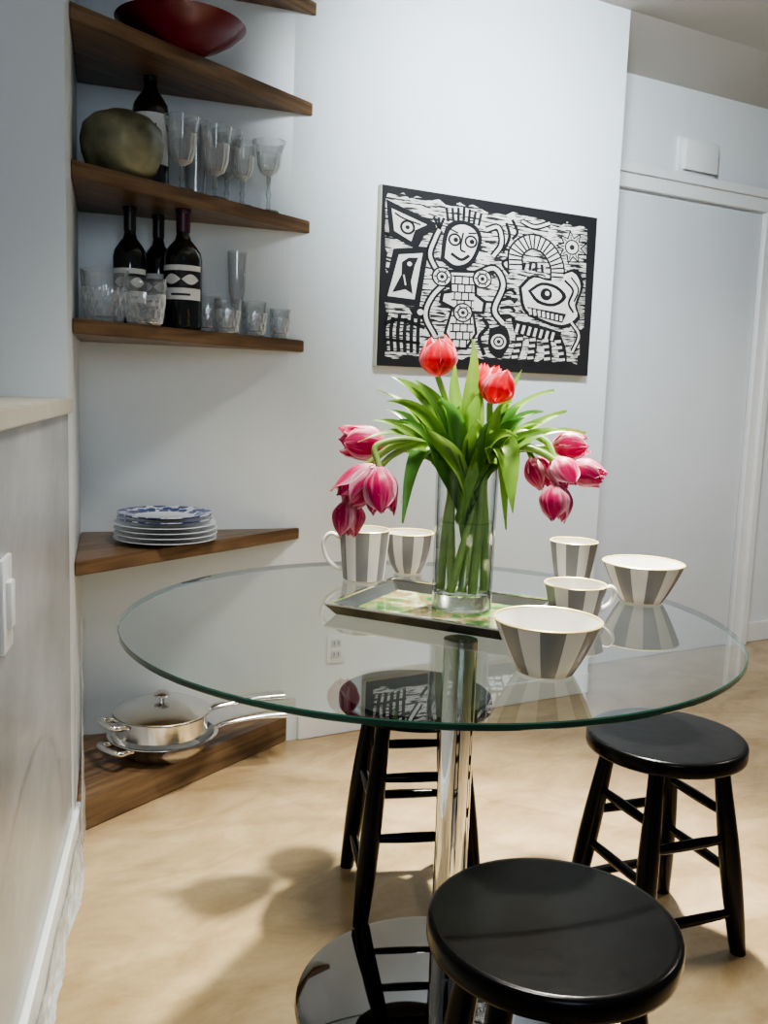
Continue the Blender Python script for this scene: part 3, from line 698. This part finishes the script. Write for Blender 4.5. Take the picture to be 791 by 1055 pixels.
for i in range(70):
    x = rnd.uniform(10, 198); y = rnd.uniform(12, 160); a = rnd.uniform(-0.4, 0.4); l_ = rnd.uniform(4, 10)
    stroke(K, [(x, y), (x + l_ * math.cos(a), y + l_ * math.sin(a))], rnd.uniform(0.8, 1.6), 0.6, 0)
obj('black_figures', K, M['art_black'], pic, False, recalc=False)
obj('white_marks', Wt, M['art_white'], pic, False, recalc=False)
obj('black_details', K2, M['art_black'], pic, False, recalc=False)

# ------------------------------------------------------------------ table
ZT = 0.74
RT = 0.636
GC = Vector((0.102, 1.918, 0))
PC = Vector((0.142, 1.712, 0))
tb = thing('glass_table', 'round glass dining table on a chrome pedestal', 'table', (PC.x, PC.y, 0))
off = GC - PC
bm = B()
lathe(bm, [(0, ZT - 0.012), (RT - 0.002, ZT - 0.012), (RT, ZT - 0.010), (RT, ZT - 0.002), (RT - 0.002, ZT), (0, ZT)], 160, mats=[0, 1, 1, 1, 0], c=(off.x, off.y, 0))
obj('tabletop', bm, [M['table_glass'], M['glass_rim']], tb, True, 30)
po = (0.020, 0.081, 0)
bm = B(); lathe(bm, [(0, 0.0155), (0.0345, 0.0155), (0.0345, ZT - 0.0145), (0, ZT - 0.0145)], 48, c=po); obj('pole', bm, M['chrome'], tb)
RB = 0.286
bm = B(); lathe(bm, [(0, 0), (RB - 0.004, 0), (RB, 0.004), (RB - 0.002, 0.010), (RB - 0.02, 0.014), (0, 0.016)], 96); obj('base', bm, M['dark_chrome'], tb)
bm = B(); lathe(bm, [(0, ZT - 0.0145), (0.0335, ZT - 0.0145), (0.0335, ZT - 0.0125), (0, ZT - 0.0125)], 48, c=po); obj('mounting_plate', bm, M['chrome'], tb)

# ------------------------------------------------------------------ stools
def stool(px, py, zs, D, rz, label, foot=0.205):
    P = on_z(px, py, zs)
    t = thing('stool', label, 'stool', (P.x, P.y, 0), rz, 'black wooden stools around the glass table')
    R = D / 2
    bm = B(); lathe(bm, [(0, zs - 0.034), (R * 0.6, zs - 0.034), (R - 0.006, zs - 0.034), (R - 0.001, zs - 0.031), (R, zs - 0.026), (R, zs - 0.008), (R - 0.0015, zs - 0.003), (R - 0.005, zs), (R - 0.012, zs), (R * 0.6, zs), (0, zs)], 80)
    obj('seat', bm, M['black'], t, True, 50)
    rt = R * 0.68; top = zs - 0.033
    L = []
    for i in range(4):
        a = rad(90 * i); a0 = Vector((rt * math.cos(a), rt * math.sin(a), top)); a1 = Vector((foot * math.cos(a), foot * math.sin(a), 0.0))
        L.append((a0, a1))
        bm = B(); tube(bm, [a1 + (a0 - a1) * (k / 10) for k in range(11)], lambda s: 0.0175 + 0.006 * math.sin(PI * min(1, s * 1.15)), 20)
        for v in bm.verts:
            if v.co.z < 0.006: v.co.z = 0.0
        obj('leg', bm, M['black'], t, True, 50)
    def at(i, z):
        a0, a1 = L[i]; return a1 + (a0 - a1) * (z / top)
    for i in range(4):
        j = (i + 1) % 4
        for z in ((0.20, 0.34) if i % 2 == 0 else (0.10, 0.28)):
            p, q = at(i, z * zs / 0.51), at(j, z * zs / 0.51)
            bm = B(); tube(bm, [p + (q - p) * (k / 8) for k in range(9)], lambda s: 0.009 + 0.003 * math.sin(PI * s), 14); obj('rung', bm, M['black'], t, True, 50)
    return P
for a in ((428, 713, 0.505, 0.364, rad(45 + 9), 'black wooden stool behind the pedestal, seen through the glass tabletop', 0.190),
          (686, 756, 0.472, 0.350, rad(-24), 'black wooden stool at the right side of the table', 0.188),
          (570, 947, 0.51, 0.343, rad(45 + 4), 'black wooden stool nearest the camera, in front of the table', 0.19)):
    stool(*a)

# ------------------------------------------------------------------ tray, vase
ZS = ZT + 0.0006
ta, tb_, tc_ = on_z(334, 623, ZT + 0.022), on_z(524, 652, ZT + 0.022), on_z(408, 597, ZT + 0.022)
ex = (tb_ - ta); ey = (tc_ - ta); ey = ey - ex.normalized() * ey.dot(ex.normalized())
tcen = ta + ex / 2 + ey / 2
hx, hy = ex.length / 2, ey.length / 2
tray = thing('tray', 'rectangular tray with dark sloped rim and glossy green and brown mottled surface under the vase', 'tray', (tcen.x, tcen.y, ZS), math.atan2(ex.y, ex.x))
def rects(bm, loops, capa=True, capb=True):
    R = [[bm.verts.new((sx * a, sy * b, z)) for sx, sy in ((-1, -1), (1, -1), (1, 1), (-1, 1))] for a, b, z in loops]
    for a, b in zip(R, R[1:]):
        for i in range(4): bm.faces.new((a[i], a[(i + 1) % 4], b[(i + 1) % 4], b[i]))
    if capa: bm.faces.new(R[0][::-1])
    if capb: bm.faces.new(R[-1])
bm = B(); rects(bm, [(hx - 0.034, hy - 0.034, 0.0), (hx - 0.033, hy - 0.033, 0.005)]); obj('mirror_base', bm, M['tray_mirror'], tray, False)
bm = B(); rects(bm, [(hx - 0.034, hy - 0.034, 0.0055), (hx - 0.008, hy - 0.008, 0.022), (hx, hy, 0.022), (hx - 0.018, hy - 0.018, 0.0), (hx - 0.034, hy - 0.034, 0.0), (hx - 0.034, hy - 0.034, 0.0055)], False, False)
obj('rim', bm, M['tray_rim'], tray, False)
bm = B(); rects(bm, [(hx - 0.008, hy - 0.008, 0.0222), (hx - 0.008, hy - 0.008, 0.0255), (hx + 0.001, hy + 0.001, 0.0255), (hx + 0.001, hy + 0.001, 0.0222), (hx - 0.008, hy - 0.008, 0.0222)], False, False); obj('edge_trim', bm, M['tray_edge'], tray, False)

VB = ZS + 0.0058
V = on_z(475, 625, VB); sv = mpp(V)
VR = 32 * sv
VT = z_at(V.x, V.y, 481) - VB
vase = thing('vase', 'tall clear glass cylinder vase holding the tulips', 'vase', V)
bm = B(); lathe(bm, [(VR * 0.96, 0.0), (VR * 0.96, 0.03), (VR * 0.97, VT * 0.5), (VR, VT), (VR - 0.005, VT), (VR * 0.97 - 0.005, VT * 0.5), (VR * 0.96 - 0.005, 0.034)], 64); obj('glass_wall', bm, M['vase_glass'], vase)
bm = B(); lathe(bm, [(0, 0), (VR * 0.90, 0), (VR * 0.945, 0.004), (VR * 0.945, 0.034), (VR * 0.85, 0.036), (0, 0.03)], 64); obj('thick_bottom', bm, M['solid_glass'], vase)
bm = B(); lathe(bm, [(0, 0.0375), (VR * 0.955 - 0.0055, 0.0375), (VR * 0.965 - 0.0055, VT * 0.62), (VR * 0.93 - 0.005, VT * 0.615), (0, VT * 0.615)], 64); obj('water', bm, M['water'], vase)

# ------------------------------------------------------------------ tulips
def petal(bm, w, h, ang, spread, inner, op):
    lay = bm.verts.layers.float_color.new('edge')
    off_ = random.uniform(0, 1)
    lean = random.uniform(-0.03, 0.10) + op * 0.6
    hj = random.uniform(0.93, 1.05)
    nu, nv = 8, 14; rows = []
    for j in range(nv + 1):
        v = j / nv
        prof = (0.25 + 0.75 * math.sin(min(1, v / 0.45) * PI / 2)) if v < 0.45 else (1 - (0.55 - op - lean) * ((v - 0.45) / 0.55) ** 1.7)
        if v < 0.03: prof = 0.12
        wid = rad(68) * (0.55 + 0.45 * math.sin(min(1, v / 0.45) * PI / 2)) * (1 - max(0, (v - 0.5) / 0.5) ** 3.0 * 0.94)
        row = []
        for i in range(nu + 1):
            u = -1 + 2 * i / nu
            a = ang + u * wid
            r = w * prof * (0.9 if inner else 1.0) * (1 + 0.05 * u * u * (1 if not inner else 0.3) - (0.03 * (1 - abs(u)) if v > 0.3 else 0)) + 0.0018 * math.sin(9 * u + 5 * v + 20 * off_)
            z = h * hj * (v - 0.05 * u * u * v) * (0.98 if inner else 1)
            p = bm.verts.new((r * math.cos(a), r * math.sin(a), z))
            e = min(1, 1.0 * abs(u) ** 3.0 + 0.5 * max(0, v - 0.72) + 0.5 * max(0, 0.2 - v) / 0.2)
            p[lay] = (e, (u * 0.5 + 0.5 + 3 * off_) / 4, v, 1)
            row.append(p)
        rows.append(row)
    for j in range(nv):
        for i in range(nu): bm.faces.new((rows[j][i], rows[j][i + 1], rows[j + 1][i + 1], rows[j + 1][i]))
def leaf_mesh(p0, p1, p2, w, nrm, base):
    bm = B(); n = 20; rows = []
    tw = random.uniform(-0.8, 0.8); ph = random.uniform(0, 6)
    for i in range(n + 1):
        t = i / n
        p = p0 * (1 - t) ** 2 + p1 * 2 * t * (1 - t) + p2 * t * t
        tg = ((p1 - p0) * (1 - t) + (p2 - p1) * t).normalized()
        sd = tg.cross(nrm).normalized(); up = sd.cross(tg).normalized()
        an = tw * t * t
        sd, up = sd * math.cos(an) + up * math.sin(an), up * math.cos(an) - sd * math.sin(an)
        p = p + sd * (0.014 * math.sin(t * 5 + ph) * t)
        ww = w * (0.35 + 0.65 * math.sin(min(1, t / 0.55) * PI / 2)) * (1 - max(0, (t - 0.45) / 0.55) ** 1.5)
        ww = max(ww, 0.0006)
        wob = 0.003 * math.sin(t * 9 + w * 400)
        row = []
        for q in (-1, -0.55, 0, 0.55, 1):
            row.append(bm.verts.new(p - base + sd * (ww * q) + up * (ww * 0.55 * abs(q) ** 1.3 + wob * q)))
        rows.append(row)
    for a, b in zip(rows, rows[1:]):
        for k in range(4): bm.faces.new((a[k], a[k + 1], b[k + 1], b[k]))
    return bm
def vpt(px, py, dY): return on_plane(px, py, (0, V.y + dY, 0), (0, 1, 0))
ZM = VB + VT
TL = [
 (451, 367, 0.00, (-0.03, 0, 1), 38, 18.5, 'red', 'upright red tulip at the top of the bouquet', 0.0),
 (512, 397, -0.05, (0.35, -0.1, 1), 36, 18, 'red', 'red tulip leaning right, second highest in the bouquet', 0.0),
 (497, 391, 0.06, (0.1, 0, 1), 30, 11, 'red', 'red tulip half hidden behind the second highest tulip', -0.1),
 (374, 456, 0.02, (-0.9, -0.2, 0.05), 46, 17, 'pink', 'streaked pinkish red tulip pointing left, highest of the left cluster', 0.16),
 (371, 499, -0.05, (-0.6, -0.25, -0.55), 50, 18.5, 'pink', 'large pink tulip drooping in the middle of the left cluster', 0.14),
 (392, 505, -0.09, (0.12, -0.3, -1), 46, 17, 'pink', 'pink tulip hanging down beside the vase, rightmost of the left cluster', 0.12),
 (359, 535, -0.03, (-0.1, -0.1, -1), 38, 16, 'pink', 'pink tulip hanging lowest in the left cluster', 0.0),
 (588, 459, 0.03, (0.95, -0.15, 0.1), 36, 15, 'pink', 'pink tulip pointing right, highest of the right cluster', 0.04),
 (605, 487, -0.02, (0.8, -0.2, -0.35), 34, 14, 'pink', 'pink tulip at the far right of the right cluster', 0.04),
 (580, 487, -0.05, (0.4, -0.4, -0.7), 34, 15, 'pink', 'pink tulip in the middle of the right cluster', 0.05),
 (555, 487, 0.04, (0.35, -0.2, -0.7), 34, 13.5, 'pink', 'pink tulip nearest the leaves in the right cluster', 0.0),
 (573, 518, -0.06, (0.05, -0.15, -1), 37, 16, 'pink', 'pink tulip hanging lowest in the right cluster', 0.0),
]
LV = [
 (0, 483, 349, 0.03, 0.0, 0.019, 'leaf1', (0.3, -0.9, 0.1)), (0, 402, 382, 0.03, 0.02, 0.020, 'leaf1', (0.2, -0.8, 0.5)),
 (1, 541, 384, 0.02, 0.0, 0.018, 'leaf1', (-0.2, -0.8, 0.5)), (1, 571, 402, 0.0, 0.02, 0.020, 'leaf1', (-0.2, -0.7, 0.6)),
 (2, 466, 372, 0.06, 0.0, 0.018, 'leaf1', (-0.3, -0.9, 0.2)), (2, 520, 420, 0.03, 0.01, 0.022, 'leaf2', (0.2, -0.9, 0.3)),
 (3, 386, 404, 0.0, 0.03, 0.023, 'leaf1', (0.3, -0.7, 0.6)), (3, 368, 455, -0.05, 0.07, 0.018, 'leaf1', (0.1, -0.5, 0.8)),
 (4, 413, 438, -0.12, 0.02, 0.026, 'leaf2', (0.1, -0.9, 0.4)), (4, 432, 388, -0.02, 0.0, 0.021, 'leaf1', (-0.3, -0.9, 0.2)),
 (5, 410, 538, -0.09, 0.13, 0.030, 'leaf2', (-0.5, -0.8, 0.3)), (6, 418, 520, 0.0, 0.12, 0.022, 'leaf1', (-0.5, -0.8, 0.3)),
 (7, 604, 450, 0.02, 0.05, 0.020, 'leaf1', (0.0, -0.6, 0.8)), (7, 560, 425, 0.05, 0.02, 0.020, 'leaf2', (0.0, -0.8, 0.6)),
 (8, 575, 444, -0.04, 0.05, 0.022, 'leaf1', (0, -0.6, 0.8)), (9, 535, 528, -0.10, 0.12, 0.038, 'leaf1', (0.5, -0.8, 0.3)),
 (10, 552, 470, 0.0, 0.08, 0.022, 'leaf2', (0.2, -0.7, 0.6)), (11, 527, 545, -0.02, 0.14, 0.022, 'leaf1', (0.5, -0.8, 0.3)),
 (11, 540, 432, -0.06, 0.03, 0.024, 'leaf2', (0.0, -0.8, 0.6)), (8, 448, 410, -0.06, 0.0, 0.022, 'leaf2', (0.2, -0.9, 0.2)),
 (9, 498, 398, -0.04, 0.0, 0.022, 'leaf1', (-0.2, -0.9, 0.2)), (6, 396, 428, 0.06, 0.03, 0.022, 'leaf2', (0.2, -0.8, 0.5)),
 (10, 584, 424, 0.03, 0.03, 0.020, 'leaf1', (-0.1, -0.7, 0.6)), (5, 384, 440, -0.03, 0.06, 0.020, 'leaf1', (0.1, -0.6, 0.7)),
 (0, 418, 402, 0.02, 0.0, 0.015, 'leaf1', (0.2, -0.8, 0.5)), (1, 528, 402, -0.02, 0.0, 0.015, 'leaf1', (-0.3, -0.8, 0.4)),
 (4, 404, 416, -0.03, 0.03, 0.016, 'leaf1', (0.3, -0.6, 0.7)), (8, 556, 440, -0.09, 0.04, 0.018, 'leaf1', (0.1, -0.6, 0.8)),
 (9, 565, 458, -0.02, 0.07, 0.016, 'leaf2', (0, -0.6, 0.8)), (6, 402, 466, -0.07, 0.06, 0.016, 'leaf1', (0.1, -0.7, 0.7)),
 (11, 506, 440, -0.10, 0.0, 0.020, 'leaf2', (-0.4, -0.9, 0.2)), (5, 436, 434, -0.10, 0.0, 0.020, 'leaf1', (0.4, -0.9, 0.2)),
]
rl = random.Random(21)
for k in range(12):
    an = rad(12 + 14 * k + rl.uniform(-8, 8)); R_ = rl.uniform(50, 104)
    LV.append((k % 12, 474 + R_ * math.cos(an) * 1.06, 474 - R_ * math.sin(an) * 0.92, rl.uniform(-0.12, 0.06), rl.uniform(0.01, 0.06), rl.uniform(0.014, 0.023), rl.choice(['leaf1', 'leaf2']), (rl.uniform(-0.5, 0.5), -0.8, rl.uniform(0.1, 0.9))))
stems_n = len(TL)
tul = []
for i, (px, py, dY, ax, L_, W_, colr, label, op) in enumerate(TL):
    hc = vpt(px, py, dY); s = mpp(hc)
    axis = Vector(ax).normalized(); hl = L_ * s * 1.08; hw = W_ * s * 1.06
    hb = hc - axis * hl * 0.5
    a = 2 * PI * i / stems_n + 0.4; rr = VR * (0.70 if i % 2 else 0.38)
    base = Vector((V.x + rr * math.cos(a), V.y + rr * math.sin(a), VB + 0.039))
    dirx = hc.x - V.x; diry = hc.y - V.y; dl = max(0.001, math.hypot(dirx, diry))
    mr = VR * 0.6 * min(1, dl / 0.1)
    mouth = Vector((V.x + mr * dirx / dl, V.y + mr * diry / dl, ZM))
    midp = (base + mouth) / 2
    t = thing('tulip', label, 'tulip', base, 0, 'tulips in the glass vase')
    if axis.z > 0.5: pts = [base, midp, mouth, (mouth + hb) / 2 + Vector((0.01, 0, 0.01)), hb]
    else:
        ap = hb - axis * 0.045
        ap2 = Vector((mouth.x + 0.5 * (ap.x - mouth.x), mouth.y + 0.5 * (ap.y - mouth.y), max(ap.z, ZM + 0.035) + 0.012))
        pts = [base, midp, mouth, ap2, ap, hb]
    bm = B(); tube(bm, [p - base for p in smooth_pts(pts, 8)], lambda s: 0.0095 - 0.003 * s, 12); obj('stem', bm, M['stem'], t)
    q = Vector((0, 0, 1)).rotation_difference(axis).to_matrix()
    a0 = -PI / 2 + 0.25 * math.sin(i * 2.3)
    for k in range(6):
        bm = B(); petal(bm, hw, hl, a0 + k * PI / 3 + (0 if k % 2 else 0.08), 0, k % 2 == 1, op)
        for v in bm.verts: v.co = q @ v.co + (hb - base)
        obj('petal', bm, M['petal_' + colr], t, True, 80)
    tul.append((t, base))
for k, (ti, px, py, dY, lift, w, mm, nr) in enumerate(LV):
    t, base = tul[ti]
    tip = vpt(px, py, dY)
    dx, dy = tip.x - V.x, tip.y - V.y; dl = max(0.02, math.hypot(dx, dy))
    o_ = VR * 0.35
    p0 = Vector((V.x - o_ * 0.3 * dx / dl + 0.01 * math.sin(k * 2.1), V.y + 0.02 * math.cos(k * 1.7), ZM - 0.08 - 0.02 * (k % 3)))
    p1 = Vector((V.x + dx * (0.35 if lift < 0.1 else 0.6), V.y + dy * 0.5, max(ZM + 0.05, tip.z * 0.6 + ZM * 0.4) + lift))
    obj('leaf', leaf_mesh(p0, p1, tip, w * 1.0, Vector(nr).normalized(), base), M[mm], t, True, 80, recalc=False)

# ------------------------------------------------------------------ cups and bowls
def cup(P, rt, rb, h, label, name='cup', cat='cup', handle=None, rz=0, group='striped cups', ext=0.72):
    t = thing(name, label, cat, P, rz, group)
    bm = B(); pr = [(0, 0.001), (rb * 0.86, 0), (rb, 0.004), (rb + (rt - rb) * 0.35, h * 0.33), (rb + (rt - rb) * 0.68, h * 0.66), (rt, h), (rt - 0.0035, h), (rb + (rt - rb) * 0.66 - 0.0035, h * 0.66), (rb - 0.002, 0.012), (0, 0.009)]
    lathe(bm, pr, 64, mats=[1, 1, 0, 0, 0, 1, 1, 1, 1]); obj('body', bm, [M['cup'], M['cream']], t)
    bm = B(); lathe(bm, [(rt - 0.0005, h - 0.002), (rt + 0.0006, h - 0.0005), (rt - 0.0015, h + 0.001), (rt - 0.004, h), (rt - 0.004, h - 0.002)], 64); obj('gold_rim', bm, M['gold'], t)
    if handle is not None:
        a = handle - rz; d = Vector((math.cos(a), math.sin(a), 0)); z = Vector((0, 0, 1))
        rr = lambda f: rb + (rt - rb) * f - 0.002
        e = rt * ext
        bm = B(); tube(bm, smooth_pts([d * rr(.82) + z * h * .82, d * (rr(.85) + e * .55) + z * h * .9, d * (rr(.8) + e * .95) + z * h * .72, d * (rr(.6) + e * .8) + z * h * .42, d * (rr(.35) + e * .35) + z * h * .24, d * rr(.2) + z * h * .2], 7), 0.0075, 12, 0.7); obj('handle', bm, M['cream'], t)
def bowl(P, R, h, label, rz=0, rnd_=0.0):
    t = thing('bowl', label, 'bowl', P, rz, 'striped bowls')
    k = lambda f, g: f + (g - f) * rnd_
    bm = B(); pr = [(0, 0.002), (R * 0.46, 0.002), (R * 0.48, 0), (R * 0.53, 0.003), (R * k(0.66, 0.80), h * 0.25), (R * k(0.82, 0.95), h * 0.57), (R * k(0.93, 0.99), h * 0.82), (R, h), (R - 0.004, h), (R * k(0.8, 0.93) - 0.004, h * 0.57), (R * k(0.6, 0.74), h * 0.22), (R * 0.4, 0.012), (0, 0.010)]
    lathe(bm, pr, 72, mats=[1, 1, 1, 0, 0, 0, 0, 1, 1, 1, 1, 1]); obj('body', bm, [M['bowl'], M['cream']], t)
    bm = B(); lathe(bm, [(R - 0.0005, h - 0.0025), (R + 0.0008, h - 0.0005), (R - 0.002, h + 0.001), (R - 0.0045, h), (R - 0.005, h - 0.002)], 72); obj('gold_rim', bm, M['gold'], t)
def tp(px, py): return on_z(px, py, ZS)
def rimh(P, py): return z_at(P.x, P.y, py) - P.z
P = tp(374, 597); s = mpp(P); cup(P, 26 * s, 21 * s, rimh(P, 545), 'striped mug with its handle to the left, left of the vase', 'mug', 'mug', PI * 1.02, 0.4)
P = tp(420, 590); s = mpp(P); bowl(P, 25.5 * s, rimh(P, 548), 'small deep striped bowl behind the tray, just left of the vase', 0.1, 0.7)
P = tp(589, 596); s = mpp(P); cup(P, 24.5 * s, 18 * s, rimh(P, 557), 'striped cup at the back right, behind the other mug', rz=0.2)
P = tp(591, 634); s = mpp(P); cup(P, 32 * s, 24 * s, rimh(P, 601), 'striped mug with its handle to the right, behind the front bowl', 'mug', 'mug', 0.1, 0.3, ext=0.42)
P = tp(660, 619); s = mpp(P); bowl(P, 41 * s, rimh(P, 579), 'striped bowl at the right side of the glass tabletop', 0.25)
P = tp(561, 692); s = mpp(P); bowl(P, 55.5 * s, rimh(P, 637), 'large striped bowl at the front of the glass tabletop', 0.1)

# loose wrinkled plastic sheet: hangs at the wall end and trails along the baseboard
bm = B(); n, m = 110, 16; rows = []
for i in range(n + 1):
    s = i / n; row = []
    sd = -1.0 + 0.985 * s
    c0 = lw(sd, 0.016)
    nz = lambda a, b: noise.noise(Vector((sd * a, b, 3.7)))
    k_ = max(0.0, (sd + 0.075) / 0.06); k_ = min(1, k_)
    hh = 0.055 + 0.045 * nz(5, 0) + 0.55 * k_ * k_ * (3 - 2 * k_)
    wd = (0.022 + 0.022 * nz(6, 5)) * (1 - 0.75 * min(1, max(0, (sd + 0.3) / 0.25)))
    for j in range(m + 1):
        u = j / m
        z = 0.001 + hh * (1 - u) ** 1.3 + 0.012 * noise.noise(Vector((sd * 28, u * 4, 1))) * u * (1 - u) * 4
        o_ = 0.002 + wd * u ** 1.4 + 0.006 * abs(noise.noise(Vector((sd * 30, z * 14, 7))))
        p = c0 + LN * o_
        row.append(bm.verts.new((p.x, p.y, max(0.001, z))))
    rows.append(row)
for a, b in zip(rows, rows[1:]):
    for j in range(m): bm.faces.new((a[j], a[j + 1], b[j + 1], b[j]))
o = obj('plastic_sheet', bm, M['sheet'], None, True, 80)
tag(o, 'loose wrinkled white plastic sheet along the foot of the left wall', 'plastic sheet')

# ------------------------------------------------------------------ light
def area(name, loc, target, size, power, col, spread=None):
    d = bpy.data.lights.new(name, 'AREA'); d.shape = 'DISK'; d.size = size; d.energy = power; d.color = col
    if spread: d.spread = spread
    o = bpy.data.objects.new(name, d); C.objects.link(o); o.location = loc
    o.rotation_euler = (Vector(target) - Vector(loc)).to_track_quat('-Z', 'Y').to_euler()
area('overhead_light', (0.60, 2.70, 2.62), (0.40, 2.08, 0.5), 0.12, 34, (1.0, 0.95, 0.87), rad(54))
area('overhead_light', (0.20, 1.75, 2.62), (0.24, 1.90, 0.5), 0.5, 19, (1.0, 0.95, 0.89), rad(85))
area('overhead_light', (0.42, 1.9, 2.62), (0.55, 3.4, 2.1), 0.35, 27, (0.86, 0.94, 1.0), rad(78))  # cool wash added to brighten the upper back wall, not a fixture
area('overhead_light', (2.3, 2.9, 2.4), (2.2, 3.1, 0.0), 0.4, 22, (1.0, 0.93, 0.83), rad(130))
area('cool_fill_light', (0.5, -1.6, 2.0), (-0.4, 2.4, 1.4), 1.3, 10, (0.78, 0.89, 1.0), rad(120))  # unseen cool fill added behind the camera to lift jamb and stools
w = bpy.data.worlds.new('world'); bpy.context.scene.world = w; w.use_nodes = True
bg = w.node_tree.nodes['Background']; bg.inputs[0].default_value = (0.82, 0.90, 1.0, 1); bg.inputs[1].default_value = 0.155
try: bpy.context.scene.view_settings.look = 'AgX - Medium High Contrast'
except Exception as e: print('look', e)
